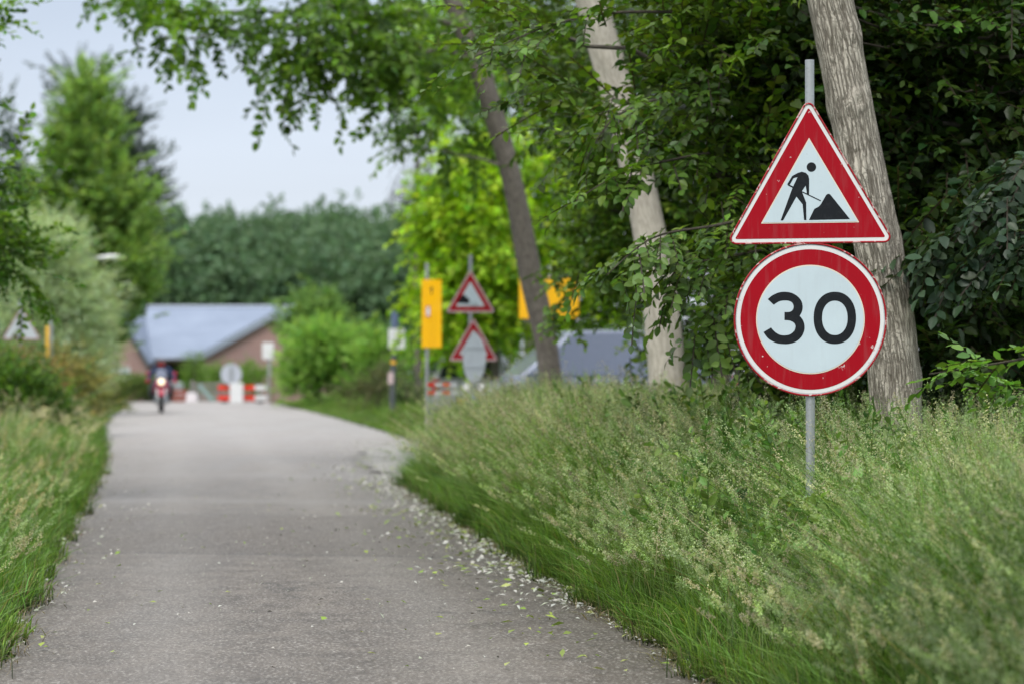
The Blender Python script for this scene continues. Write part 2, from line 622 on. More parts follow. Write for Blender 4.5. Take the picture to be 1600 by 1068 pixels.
# ------------------------------------------------------------------ the two plates in the foreground
def rounded_tri(r, cr_, cx=0.0, cz=0.0, rot=0.0, n=7):
    """equilateral triangle with inradius r, corner radius cr_"""
    out = []
    for k in range(3):
        a = math.radians(90 + 120 * k)
        q = 2 * (r - cr_)
        c = (q * math.cos(a), q * math.sin(a))
        for j in range(n):
            b = a - math.radians(60) + math.radians(120) * j / (n - 1)
            out.append((c[0] + cr_ * math.cos(b), c[1] + cr_ * math.sin(b)))
    cs, sn = math.cos(rot), math.sin(rot)
    return [(cx + x * cs - z * sn, cz + x * sn + z * cs) for x, z in out]


def circ(r, n=72, cx=0.0, cz=0.0):
    return [(cx + r * math.cos(2 * math.pi * k / n), cz + r * math.sin(2 * math.pi * k / n)) for k in range(n)]


SM = [M['sign_back'], M['sign_border'], M['sign_red'], M['sign_cream'], M['sign_white']]


def triangle_plate(parent, cz, scale=1.0, rot=0.0, y=-0.03, name='triangular_plate'):
    """warning plate: bent rim, white edge, red band, white field; returns the plate"""
    k = scale
    m = MB()
    m.poly(rounded_tri(.254 * k, .028 * k, 0, cz, rot), y, 0.004, 0)
    m.poly(rounded_tri(.247 * k, .022 * k, 0, cz, rot), y - .001, 0, 1)
    m.poly(rounded_tri(.2285 * k, .006 * k, 0, cz, rot), y - .002, 0, 2)
    m.poly(rounded_tri(.149 * k, .002, 0, cz, rot), y - .003, 0, 3)
    m.poly(rounded_tri(.1435 * k, .002, 0, cz, rot), y - .004, 0, 4)
    p = m.build(name, SM, parent)
    loop = [(x, y - 0.001, z) for x, z in rounded_tri(.2525 * k, .028 * k, 0, cz, rot)]
    MB().tube(loop + loop[:2], 0.0055 * k, 8, caps=False).build('rim', M['sign_rim'], p)
    return p


def round_plate(parent, cz, R=.398, y=-0.03, name='round_plate', cx=0.0):
    m = MB()
    m.poly(circ(R, 96, cx, cz), y, 0.004, 0)
    m.poly(circ(R * .972, 96, cx, cz), y - .001, 0, 1)
    m.poly(circ(R * .922, 96, cx, cz), y - .002, 0, 2)
    m.poly(circ(R * .716, 96, cx, cz), y - .003, 0, 3)
    m.poly(circ(R * .700, 96, cx, cz), y - .004, 0, 4)
    p = m.build(name, SM, parent)
    loop = [(x, y - 0.001, z) for x, z in circ(R - .001, 96, cx, cz)]
    MB().tube(loop + loop[:2], 0.0055, 8, caps=False).build('rim', M['sign_rim'], p)
    return p


SY = 12.72
S0 = at(1265, HZ, SY)
PXM = F / SY
sx = lambda px: (px - 1265) / PXM
sz = lambda py: H - (py - HZ) / PXM

t = thing('road_sign', 'worn road works triangle above a round 30 speed limit plate on one tall pole', 'road sign', (S0.x, SY, 0))
m = MB()
m.tube([(0, 0, -0.4), (0.004, 0, 1.0), (0, 0, sz(94))], .0242, 20)
m.build('pole', M['galv'], t)
tp = triangle_plate(t, sz(305), 1.0, math.radians(0.75))
tp.location.x = sx(1264)
# digging worker and heap
zz = lambda u, v: (sx(1200 + u / 8.9), sz(240 + v / 8.9))
man = [(255, 440), (325, 322), (400, 280), (460, 262), (515, 278), (550, 315), (562, 365), (560, 580), (528, 566), (524, 520), (513, 455), (463, 528), (463, 545), (520, 690), (523, 935), (490, 930), (470, 715), (385, 608), (200, 938), (165, 938), (330, 485), (400, 338), (345, 352), (295, 440)]
heap = [(558, 932), (632, 778), (695, 745), (722, 715), (795, 588)] + [tuple(p) for p in spline([(795, 588), (812, 573), (828, 569), (846, 573), (862, 588)], 4)[1:-1]] + [(862, 588), (1128, 920)]
yb = -0.03 - .0046
m = MB()
m.poly([zz(*p) for p in man], yb)
m.poly([zz(*p) for p in heap], yb)
m.poly([zz(592 + 66 * math.cos(a), 198 + 66 * math.sin(a)) for a in np.linspace(0, 2 * math.pi, 33)[:-1]], yb)
m.poly([zz(*p) for p in [(272, 434), (338, 466), (330, 486), (262, 450)]], yb - .0004)
m.poly([zz(*p) for p in [(462, 532), (456, 546), (718, 672), (726, 660)]], yb - .0004)
pic = m.build('pictogram', M['sign_black'], tp)
pic.location.x = -tp.location.x
rp = round_plate(t, sz(499))
# the figure 30
dd = lambda u, v: (sx(1180 + u / 9.41), sz(440 + v / 9.41))
m = MB()


def superell(cx, cy, rx, ry, n=64, e=2.15):
    return [(cx + rx * math.copysign(abs(math.cos(a)) ** (2 / e), math.cos(a)), cy + ry * math.copysign(abs(math.sin(a)) ** (2 / e), math.sin(a))) for a in np.linspace(0, 2 * math.pi, n + 1)[:-1]]


oo, ii = superell(1158, 535, 311, 381), superell(1158, 535, 187, 251)
N_ = len(oo)
m.add([(dd(*p)[0], yb, dd(*p)[1]) for p in oo + ii], [[k, (k + 1) % N_, N_ + (k + 1) % N_, N_ + k] for k in range(N_)])
three_out = spline([(175, 262), (235, 210), (325, 168), (420, 154), (530, 172), (620, 228), (672, 300), (686, 375), (675, 445), (643, 505)], 6) + spline([(643, 505), (690, 568), (714, 650), (705, 735), (660, 820), (580, 885), (480, 913), (400, 915), (300, 900), (200, 850), (150, 800), (112, 742)], 6)[1:]
three_in = spline([(222, 675), (275, 735), (345, 778), (420, 790), (500, 774), (558, 728), (580, 665), (562, 610), (500, 576), (420, 567)], 6) + [np.array((420, 450.))] + spline([(420, 450), (490, 448), (535, 425), (554, 375), (538, 320), (490, 288), (420, 281), (340, 295), (262, 345)], 6)[1:]
m.poly([dd(*p) for p in three_out + three_in], yb)
m.build('numerals', M['sign_black'], rp)
for zc in (sz(240), sz(345), sz(430), sz(560)):
    MB().box((0, -0.004, zc), (0.11, 0.05, 0.03), 0, None, .004).build('clamp', M['galv'], t)

# ------------------------------------------------------------------ signs further up the road
def post(parent, top, r=.028, base=-0.3, mat=None, x=0.0):
    return MB().tube([(x, 0, base), (x, 0, top)], r, 14).build('pole', mat or M['galv'], parent)


Y2 = 40.0
p2 = at(735, HZ, Y2)
t = thing('road_sign', 'two red and white warning triangles stacked on one pole, right of the narrow yellow panel', 'road sign', (p2.x, Y2, 0), 0.03)
zz2 = lambda py: H - (py - HZ) / (F / Y2)
post(t, zz2(398))
a = triangle_plate(t, zz2(466), .93)
m = MB()
k = F / Y2
q = lambda px, py: ((px - 735) / k, zz2(py))
car_sil = [(716, 474), (716, 468), (719, 466), (721, 462), (727, 461), (730, 466), (734, 468), (733, 475)]
m.poly([q(*p) for p in car_sil[::-1]], -0.0347)
for cx, cy, r in ((737, 476, 1.3), (740, 473, 1.1), (743, 477, 1.4), (739, 479, 1.0), (746, 475, 1.0), (744, 480, 1.2)):
    m.poly([q(cx + r * math.cos(b), cy + r * math.sin(b)) for b in np.linspace(0, 6.28, 9)[:-1]], -0.0347)
m.build('pictogram', M['sign_black'], a)
b = triangle_plate(t, zz2(541), .93)
b.location.x = 0.05

Y3 = 37.5
p3 = at(745, HZ, Y3)
t = thing('traffic_sign', 'grey back of a round plate turned nearly edge-on, covering the lower warning triangle', 'road sign', (p3.x, Y3, 0), math.radians(-61))
z3 = lambda py: H - (py - HZ) / (F / Y3)
post(t, z3(520), .028)
m = MB()
m.poly(circ(.365, 60, 0, z3(560)), -0.045, .004, 0)
for zc in (z3(542), z3(572)):
    m.box((0, -0.056, zc), (.62, .02, .035), 0)
pb = m.build('round_plate', M['sign_back'], t)
lp = [(x, -0.044, z) for x, z in circ(.365, 60, 0, z3(560))]
MB().tube(lp + lp[:2], .007, 8, caps=False).build('rim', M['sign_back'], pb)

# yellow panels
Y4 = 42.5
p4 = at(667, HZ, Y4)
t = thing('information_sign', 'narrow upright yellow panel with a small pale sticker on a grey pole', 'yellow sign', (p4.x, Y4, 0), math.radians(14))
z4 = lambda py: H - (py - HZ) / (F / Y4)
post(t, z4(411))
m = MB()
m.box((0.075, -0.045, (z4(437) + z4(543)) / 2), (.355, .012, z4(437) - z4(543)), 0, None, .004)
for xx in (0.045, .12):
    m.box((xx, -0.0525, z4(515)), (.005, .004, .6), 1)
pn = m.build('panel', [M['yellow'], worn('ochre_fold', (.62, .33, .0), .5)], t)
m = MB()
k = F / Y4
m.poly([(0.072 + x, z4(454) + z) for x, z in ((-.035, .02), (0, .075), (.035, .02), (.012, .02), (.012, -.07), (-.012, -.07), (-.012, .02))], -0.0535)
m.build('arrow', worn('brown_print', (.12, .06, .01), .6), pn)
m = MB()
m.box((0.01, -0.053, z4(487)), (.085, .004, .20), 0, None, .001)
m.box((0.01, -0.0555, z4(487)), (.06, .003, .15), 1)
m.build('sticker', [worn('pink_edge', (.55, .16, .12), .5), M['white']], pn)

p5 = at(858, HZ, Y4)
t = thing('information_sign', 'wide yellow panel half hidden behind the dark leaning trunk and green leaves', 'yellow sign', (p5.x, Y4, 0), math.radians(-6))
post(t, z4(416))
m = MB()
m.box((0, -0.045, (z4(434) + z4(498)) / 2), (1.05, .012, z4(434) - z4(498)), 0, None, .004)
m.build('panel', M['yellow'], t)
m = MB()
for zc in (z4(450), z4(482)):
    m.box((0, -0.03, zc), (.9, .02, .035))
m.build('bracket', M['galv'], t)

# left side: sign seen from behind, yellow panel edge-on
Y6 = 55
p6 = at(31, HZ, Y6)
z6 = lambda py: H - (py - HZ) / (F / Y6)
t = thing('road_sign', 'grey back of a triangular warning plate on a pole above the left hedge', 'road sign', (p6.x, Y6, 0), math.radians(8))
post(t, z6(468), .034)
m = MB()
m.poly(rounded_tri(.245, .03, 0.03, z6(513)), 0.04, .004, 0)
pb = m.build('triangular_plate', M['sign_back'], t)
lp = [(x, 0.041, z) for x, z in rounded_tri(.245, .03, 0.03, z6(513))]
MB().tube(lp + lp[:2], .011, 8, caps=False).build('rim', M['sign_rim'], pb)
m = MB()
for x0, z0, r in ((-.12, .0, .05), (-.05, -.03, .06), (-.02, .03, .04), (.03, -.035, .035)):
    m.poly([(x0 + r * (1 + .3 * math.sin(3 * b)) * math.cos(b), z6(525) + z0 + r * math.sin(b)) for b in np.linspace(0, 6.28, 13)[:-1]], 0.036 - .0005 * r * 20)
m.build('sticker', M['black'], pb)

Y7 = 58
p7 = at(80, HZ, Y7)
z7 = lambda py: H - (py - HZ) / (F / Y7)
t = thing('information_sign', 'yellow sign panel seen edge-on beside its grey pole, above the left hedge', 'yellow sign', (p7.x, Y7, 0), math.radians(-68))
post(t, z7(495), .04)
MB().box((-.16, -0.06, (z7(509) + z7(568)) / 2), (.34, .012, z7(509) - z7(568)), 0, None, .003).build('panel', M['yellow'], t)

# street name post with a white box
Y8 = GY(655)
p8 = at(616, HZ, Y8)
z8 = lambda py: H - (py - HZ) / (F / Y8)
t = thing('sign_post', 'slim dark grey post with white square plate, yellow band and small sticker', 'post', (p8.x, Y8, 0), 0.1)
m = MB()
m.tube([(-.06, 0, -.3), (-.04, 0, 1.0), (0.03, 0, z8(488))], [.085, .07, .055], 14)
m.build('pole', M['dark_metal'], t)
pl = MB().box((0.06, -.09, z8(529)), (.44, .03, .54), 0, None, .01).build('plate', M['white'], t)
m = MB()
for zc, wd in ((z8(521), .22), (z8(529), .26), (z8(537), .16)):
    m.box((0.06, -.107, zc), (wd, .004, .035))
m.build('print', worn('grey_print', (.42, .43, .45), .6), pl)
MB().tube([(.012, 0, z8(512)), (.026, 0, z8(487))], .10, 14).build('sleeve', worn('blue_grey_sleeve', (.10, .14, .24), .5), t)
MB().tube([(-.024, 0, z8(568)), (-.02, 0, z8(563))], .072, 14).build('band', M['yellow'], t)
MB().box((-.10, -.07, z8(590)), (.14, .01, .32), 0, None, .003).build('sticker', worn('pink_white_sticker', (.66, .5, .52), .5), t)

# plate on a post at the far right end of the barriers
Y9 = 98
p9 = at(421, HZ, Y9)
z9 = lambda py: H - (py - HZ) / (F / Y9)
t = thing('sign_post', 'white rectangular plate on a grey post beside the large light green shrub', 'post', (p9.x, Y9, 0))
post(t, z9(538), .07)
MB().box((-.05, -.09, z9(548)), (.46, .02, .66), 0, None, .01).build('plate', M['white'], t)


# street lamp
Y10 = 72.5
p10 = at(118, HZ, Y10)
z10 = lambda py: H - (py - HZ) / (F / Y10)
t = thing('street_lamp', 'street lamp with a slim pale head reaching out of the silvery willow', 'street lamp', (p10.x, Y10, 0))
zt = z10(405)
MB().tube([(0, 0, -.3), (0, 0, zt - .5), (.05, 0, zt - .16), (.25, 0, zt - .02), (.62, 0, zt + .01)], [.075, .05, .045, .035, .03], 12).build('pole', M['galv'], t)
m = MB()
prof = spline([(0.62, .05, .035), (.75, .10, .065), (1.0, .13, .08), (1.22, .11, .06), (1.32, .03, .02)], 4)
rings = []
for x_, wy, hz_ in prof:
    rings.append([(x_, wy * math.cos(a), zt + .02 + .09 * (x_ - .62) + hz_ * max(math.sin(a), -.45)) for a in np.linspace(0, 2 * math.pi, 17)[:-1]])
vs = [p for r in rings for p in r]
fs = [[i * 16 + k, i * 16 + (k + 1) % 16, (i + 1) * 16 + (k + 1) % 16, (i + 1) * 16 + k] for i in range(len(rings) - 1) for k in range(16)]
m.add(vs, fs, 0, True)
hd = m.build('lamp_head', M['white'], t)
MB().hull([(x_, y_, zt - .02 + .09 * (x_ - .62) + d) for x_ in (.78, 1.2) for y_ in (-.08, .08) for d in (0, -.025)]).build('lens', worn('grey_lens', (.5, .52, .54), .2), hd)
# ------------------------------------------------------------------ barriers and fences at the end of the road
def barrier(px0, px1, py_top, py_bot, Y, label, rot=0.0, blocks=4, phase=0, both_white_last=False):
    k = F / Y
    W_ = (px1 - px0) / k
    zt = H - (py_top - HZ) / k
    zb = max(H - (py_bot - HZ) / k, 0.12)
    t = thing('barrier', label, 'barrier', (gx((px0 + px1) / 2, Y), Y, 0), rot, 'red and white road works barriers')
    hb = (zt - zb) * .33
    for zc in (zt - hb / 2, zb + hb / 2):
        m = MB()
        for i in range(blocks):
            m.box((-W_ / 2 + W_ * (i + .5) / blocks, 0, zc), (W_ / blocks, .03, hb), 0 if (i + phase) % 2 == 0 else 1)
        m.build('board', [M['barrier_red'], M['white']], t)
    for xx in (-W_ * .36, W_ * .36):
        MB().tube([(xx, .03, 0.02), (xx, .03, zt + .03)], .022, 10).build('post', M['galv'], t)
        MB().box((xx, .03, .05), (.22, .75, .09), 0, None, .02).build('foot', M['black'], t)
    return t


barrier(341, 417, 601, 627, 97, 'red and white barrier boards across the end of the road', 0.02)
barrier(668, 714, 597, 616, 38.2, 'red and white barrier half sunk in tall grass below the warning triangles', 0.15, 4, 0)

Yr = 96.6
pr = at(361, HZ, Yr)
kr = F / Yr
t = thing('traffic_sign', 'grey back of a round plate on a white stand before the far barrier', 'road sign', (pr.x, Yr, 0))
zr = lambda py: H - (py - HZ) / kr
MB().tube([(0, 0, 0), (0, 0, zr(572))], .04, 12).build('pole', M['galv'], t)
m = MB()
m.poly(circ(.42, 48, 0, zr(584)), .045, .006, 0)
m.build('round_plate', worn('pale_sign_back', (.50, .53, .60), .4, .2), t)
m = MB()
m.box((.22, -.02, .42), (.52, .05, .80), 0, None, .01)
m.build('stand', M['white'], t)

wood = worn('weathered_grey_wood', (.25, .235, .22), .85, 0, .6, 5, (.10, .11, .06), .5)
Yf = 101


def fence(px0, px1, py_top, Y, label, rails, step, mat, rh=.13):
    k = F / Y
    x0, x1 = gx(px0, Y), gx(px1, Y)
    zt = H - (py_top - HZ) / k
    t = thing('wooden_fence', label, 'fence', ((x0 + x1) / 2, Y, 0))
    L = x1 - x0
    nn = max(2, int(L / step) + 1)
    for i in range(nn):
        x = -L / 2 + L * i / (nn - 1)
        MB().box((x, .05, zt / 2 - .1), (.12, .10, zt + .3), 0, None, .01).build('post', mat, t)
    m = MB()
    for i in range(rails):
        zc = zt - .1 - (zt - .2) * i / max(rails - 1, 1)
        m.box((0, -.02, zc), (L, .035, rh), 0, Matrix.Rotation(.004 * ((i % 2) * 2 - 1), 4, 'Y'))
    m.build('rails', mat, t)
    return t


fence(226, 272, 597, Yf, 'grey board fence behind the motorcycle, next to the clipped hedge', 5, 1.2, wood, .15)
fence(300, 345, 596, Yf, 'grey board fence between white block and red and white barrier', 4, 1.2, wood, .12)
fence(424, 478, 588, 96, 'low weathered rail fence at the foot of the big shrub', 3, 1.4, worn('brown_wood', (.22, .17, .11), .9), .10)

# red-brown crate stack, white block and leaning plank
xb = gx(280, 99.6)
t = thing('crate', 'low rust red crate beside the motorcycle, left of the white block', 'crate', (xb, 99.6, 0))
rust = worn('rust_red_wood', (.24, .055, .03), .8, 0, .5, 5)
m = MB()
for i in range(3):
    m.box((0, -.3, .10 + .18 * i), (.68, .03, .15), 0)
    m.box((0, .3, .10 + .18 * i), (.68, .03, .15), 0)
    m.box((-.325, 0, .10 + .18 * i), (.03, .56, .15), 0)
    m.box((.325, 0, .10 + .18 * i), (.03, .56, .15), 0)
m.box((0, 0, .02), (.6, .56, .03), 0)
m.build('boards', rust, t)
for a_ in (-.29, .29):
    MB().box((a_, -.325, .28), (.06, .025, .56)).build('batten', rust, t)
m = MB()
m.hull([(sx_ * a_, sy_ * a_, z_) for sx_ in (-1, 1) for sy_ in (-1, 1) for a_, z_ in ((.24, 0), (.19, .40))], 0, None, False, .03)
wb = m.build('marker_block', worn('dull_white_plastic', (.66, .62, .64), .5), None)
wb.location = (gx(300, 99), 99, 0)
tag(wb, 'white plastic marker block standing right of the rust red crate', 'marker block')
m = MB()
m.box((0, 0, 0), (.9, .05, .16), 0, Matrix.Translation((0, 0, .40)) @ Matrix.Rotation(.85, 4, 'Y'))
pk = m.build('plank', worn('teal_plank', (.22, .33, .31), .6), None)
pk.location = (gx(322, 98.6), 98.6, 0)
tag(pk, 'grey green plank leaning at an angle left of the red and white barrier', 'plank')

# ------------------------------------------------------------------ barn
GB = -0.85
n = NT('red_brown_brick')
o_ = n.obj()
sp = n.n('SeparateXYZ')
n.link(o_, sp.inputs[0])
cb = n.n('CombineXYZ')
n.link(n.math('ADD', sp.outputs['X'], sp.outputs['Y']), cb.inputs['X'])
n.link(sp.outputs['Z'], cb.inputs['Y'])
bt = n.n('TexBrick', Scale=4.5)
bt.inputs['Color1'].default_value = (.30, .165, .145, 1)
bt.inputs['Color2'].default_value = (.38, .235, .215, 1)
bt.inputs['Mortar'].default_value = (.40, .33, .31, 1)
n.link(cb.outputs[0], bt.inputs['Vector'])
c_ = n.mix(n.maprange(n.noise(o_, .6, 5), .35, .7, 0, .45), bt.outputs['Color'], (.30, .22, .22))
brick = n.done(n.principled(c_, .9, 0, .2))
n = NT('blue_grey_roof_sheet')
o_ = n.obj()
wv = n.n('TexWave', Scale=3.2, Distortion=.2)
n.link(o_, wv.inputs['Vector'])
c_ = n.mix(n.maprange(n.noise(o_, .5, 5), .35, .7), (.165, .205, .28), (.21, .255, .34))
c_ = n.mix(n.maprange(wv.outputs['Fac'], .8, 1, 0, .25), c_, (.10, .13, .19))
roofm = n.done(n.principled(c_, .6, 0, .3))
verge = worn('pale_verge_board', (.30, .34, .42), .5)
dark = worn('dark_interior', (.012, .013, .016), .9)  # near-black colour stands for the shade inside the barn opening
YB = 140
kb = F / YB
xb_ = lambda px: gx(px, YB)
zb_ = lambda py: H - (py - HZ) / kb
t = thing('barn', 'long red brick barn with blue grey sheet roof and two gabled wings', 'barn', (xb_(310), YB, GB))
ox = xb_(310)


def T(px):
    return xb_(px) - ox


eave, ridge = zb_(557) - GB, zb_(557) - GB + 3.05
# central block
x0, x1 = T(196), T(440)
o0, o1, oz = T(252), T(289), zb_(568) - GB
m = MB()
m.box(((o1 + x1) / 2, .15, eave / 2), (x1 - o1, .3, eave))
m.box(((o0 + o1) / 2, .15, (eave + oz) / 2), (o1 - o0, .3, eave - oz))
m.build('wall', brick, t)
MB().box(((x0 + o0) / 2, .15, eave / 2), (o0 - x0, .3, eave)).build('wall', brick, t)
MB().box(((x0 + x1) / 2, 16, eave / 2), (x1 - x0, .3, eave)).build('wall', brick, t)
m = MB()
m.box(((o0 + o1) / 2, 2.2, oz / 2), (o1 - o0 + .4, .1, oz + .3))
m.box((o0 - .1, 1.2, oz / 2), (.1, 2, oz + .3))
m.box((o1 + .1, 1.2, oz / 2), (.1, 2, oz + .3))
m.build('doorway', dark, t)
m = MB()
rz_, ry_ = ridge, 8.6
m.add([(x0, -.5, eave - .05), (x1, -.5, eave - .05), (x1, ry_, rz_), (x0, ry_, rz_), (x1, 17, eave - .05), (x0, 17, eave - .05),
       (x0, -.5, eave - .2), (x1, -.5, eave - .2)], [[0, 1, 2, 3], [3, 2, 4, 5], [6, 7, 1, 0]])
rf = m.build('roof', roofm, t)
MB().tube([(T(236), -.56, eave - .16), (T(316), -.56, eave - .16)], .10, 10).build('gutter', M['dark_metal'], t)
MB().tube([(x0, ry_, rz_ + .02), (x1, ry_, rz_ + .02)], .12, 10).build('ridge_cap', verge, rf)


def wing(pa, za, pl, zl, pr_, zr_, yfront, name):
    """gabled wing coming forward: apex, left foot, right foot"""
    ax, lx, rx = T(pa), T(pl), T(pr_)
    m = MB()
    m.add([(lx, yfront, 0), (rx, yfront, 0), (rx, yfront, zr_), (ax, yfront, za), (lx, yfront, zl)], [[0, 1, 2, 3, 4]])
    m.add([(lx, yfront, 0), (lx, 14, 0), (lx, 14, zl), (lx, yfront, zl)], [[3, 2, 1, 0]])
    m.add([(rx, yfront, 0), (rx, 14, 0), (rx, 14, zr_), (rx, yfront, zr_)], [[0, 1, 2, 3]])
    w_ = m.build('gable_wall', brick, t)
    m = MB()
    for fx, fz in ((lx, zl), (rx, zr_)):
        d = Vector((fx - ax, 0, fz - za)).normalized()
        f = Vector((fx, 0, fz)) + d * .35
        nrm = Vector((-d.z, 0, d.x)) * (1 if fx < ax else -1)
        if nrm.z < 0:
            nrm = -nrm
        q = [(ax, yfront - .25, za + .06), (f.x, yfront - .25, f.z + .06), (f.x, 14, f.z + .06), (ax, 14, za + .06)]
        q2 = [tuple(Vector(p) + nrm * .12) for p in q]
        m.add(q + q2, [[0, 1, 2, 3], [4, 5, 6, 7], [0, 1, 5, 4], [1, 2, 6, 5], [2, 3, 7, 6]])
    r_ = m.build('wing_roof', roofm, t)
    m = MB()
    for fx, fz in ((lx, zl), (rx, zr_)):
        d = Vector((fx - ax, 0, fz - za)).normalized()
        f = Vector((fx, 0, fz)) + d * .36
        m.add([(ax, yfront - .30, za - .22), (f.x, yfront - .30, f.z - .22), (f.x, yfront - .30, f.z + .16), (ax, yfront - .30, za + .16)], [[0, 1, 2, 3]])
    m.build('barge_board', verge if name == 'r' else M['dark_metal'], r_)
    return w_


zl0 = zb_(560) - GB
wing(432, zb_(494) - GB, 316, zl0, 548, zl0, -2.0, 'r')
lw = wing(196, zb_(494) - GB, 156, zl0 - .1, 238, zl0 - .1, -2.4, 'l')
fr_ = MB()
cx = T(199)
for a, b_ in (((cx - .5, -2.44, zb_(586) - GB), (.08, .05, .9)), ((cx + .5, -2.44, zb_(586) - GB), (.08, .05, .9)), ((cx, -2.44, zb_(586) - GB), (.06, .05, .9)),
              ((cx, -2.44, zb_(586) - GB + .47), (1.08, .05, .08)), ((cx, -2.44, zb_(586) - GB - .47), (1.08, .05, .08))):
    fr_.box(a, b_)
wn = fr_.build('window', M['white'], t)
MB().box((cx, -2.415, zb_(586) - GB), (.95, .02, .88)).build('pane', worn('pale_glass', (.45, .5, .56), .1), wn)

# ------------------------------------------------------------------ vehicles
glass = worn('dark_car_glass', (.02, .024, .03), .06, 0, .1, dirt_amt=.03)
pale_glass = worn('sky_lit_glass', (.16, .18, .21), .08, 0, .2, dirt_amt=.05)  # sky brightness put into the windscreen colour
tyre = worn('tyre_rubber', (.018, .018, .019), .85)


def wheel(parent, x, y, r, wd, name='wheel'):
    s = 1 if x > 0 else -1
    prof = [(r * .62, -wd / 2), (r * .93, -wd / 2), (r, -wd / 3), (r, wd / 3), (r * .93, wd / 2), (r * .62, wd / 2), (r * .62, -wd / 2)]
    w_ = MB().lathe(prof, 28, 'X', 0, Matrix.Translation((x, y, r))).build(name, tyre, parent)
    m = MB()
    m.lathe([(r * .62, -wd * .42), (r * .62, wd * .42)], 24, 'X', 0, Matrix.Translation((x, y, r)))
    for k in range(5):
        a = 2 * math.pi * k / 5
        m.box((0, 0, r * .32), (.03, .07, r * .6), 0, Matrix.Translation((x + s * wd * .38, y, r)) @ Matrix.Rotation(a, 4, 'X'))
    m.lathe([(0.001, wd * .42 * s), (r * .16, wd * .42 * s), (r * .16, 0)], 16, 'X', 0, Matrix.Translation((x, y, r)))
    m.build('rim', M['chrome'], w_)
    return w_


def car(name, label, cat, loc, rotz, prof, W, cab, paint, wheels, r=.33, group=None, hood_open=False):
    """prof: side outline (y, z) of the lower body; cab: glasshouse ((y,z) foot front, roof front, roof rear, foot rear)"""
    t = thing(name, label, cat, loc, rotz, group)
    m = MB()
    pts = []
    bm = bmesh.new()
    vs = [bm.verts.new((-W / 2, y, z)) for y, z in prof]
    f = bm.faces.new(vs)
    e = bmesh.ops.extrude_face_region(bm, geom=[f])
    bmesh.ops.translate(bm, vec=(W, 0, 0), verts=[v for v in e['geom'] if isinstance(v, bmesh.types.BMVert)])
    bmesh.ops.recalc_face_normals(bm, faces=bm.faces)
    bmesh.ops.bevel(bm, geom=bm.edges[:], offset=.06, segments=3, affect='EDGES', profile=.5)
    m.bm(bm, 0, True)
    body = m.build('body', paint, t)
    (fy, fz), (ry, rz), (qy, qz), (by, bz) = cab
    wb_, wt_ = W / 2 - .05, W / 2 - .20
    low = [(-wb_, fy, fz), (wb_, fy, fz), (wb_, by, bz), (-wb_, by, bz)]
    top = [(-wt_, ry, rz), (wt_, ry, rz), (wt_, qy, qz), (-wt_, qy, qz)]
    MB().hull(low + top, 0, None, True, .05, 3).build('cabin', paint, t)

    def pane(nm, q, mat, ins=.10):
        q = [Vector(p) for p in q]
        c = sum(q, Vector()) / 4
        nn = (q[1] - q[0]).cross(q[3] - q[0]).normalized()
        if nn.dot(c - Vector((0, (fy + by) / 2, fz + .2))) < 0:
            nn = -nn
        p = [c + (v - c) * (1 - ins * 1.6) + nn * .012 for v in q]
        mm = MB()
        mm.add(p + [v - nn * .02 for v in p], [[0, 1, 2, 3], [0, 1, 5, 4], [1, 2, 6, 5], [2, 3, 7, 6], [3, 0, 4, 7]])
        return mm.build(nm, mat, t)

    pane('windscreen', [low[0], low[1], top[1], top[0]], pale_glass)
    pane('rear_window', [low[3], low[2], top[2], top[3]], glass)
    for s in (0, 1):
        a, b_ = ((low[1], low[2]), (top[1], top[2])) if s else ((low[0], low[3]), (top[0], top[3]))
        L = lambda u, v, w__: tuple(Vector(u).lerp(Vector(v), w__))
        for u0, u1 in ((0.0, .5), (.5, 1.0)):
            pane('side_window', [L(a[0], a[1], u0), L(a[0], a[1], u1), L(b_[0], b_[1], u1), L(b_[0], b_[1], u0)], glass, .08)
    for x in (-W / 2 + .10, W / 2 - .10):
        for y in wheels:
            wheel(t, x, y, r, .22)
    y0, y1 = min(p[0] for p in prof), max(p[0] for p in prof)
    zl = max(p[1] for p in prof) - .22
    for s in (-1, 1):
        MB().box((s * (W / 2 - .24), y0 + .0, zl), (.34, .08, .15), 0, None, .025).build('headlight', M['white'], t)
        MB().box((s * (W / 2 - .14), y1 - .0, zl + .08), (.17, .08, .32), 0, None, .025).build('tail_light', red_lens, t)
        MB().hull([(s * (W / 2 + a), fy + .25 + b_, fz + .05 + c) for a in (.02, .2) for b_ in (0, .12) for c in (0, .15)], 0, None, True, .03).build('mirror', paint, t)
    MB().box((0, y1 + .03, .62), (.52, .02, .12)).build('number_plate', M['yellow'], t)
    MB().box((0, y0 - .03, .50), (.52, .02, .12)).build('number_plate', M['yellow'], t)
    MB().box((0, y0 - .005, .36), (W * .82, .07, .18), 0, None, .02).build('bumper', M['dark_metal'], t)
    MB().box((0, y1 + .005, .36), (W * .86, .07, .20), 0, None, .02).build('bumper', M['dark_metal'], t)
    return t


red_lens = worn('red_lens', (.55, .012, .03), .25)
paint_w = worn('white_car_paint', (.46, .48, .50), .25, 0, .1, 3, dirt_amt=.1)
paint_b = worn('blue_grey_car_paint', (.16, .185, .25), .25, .2, .15, 3, dirt_amt=.1)
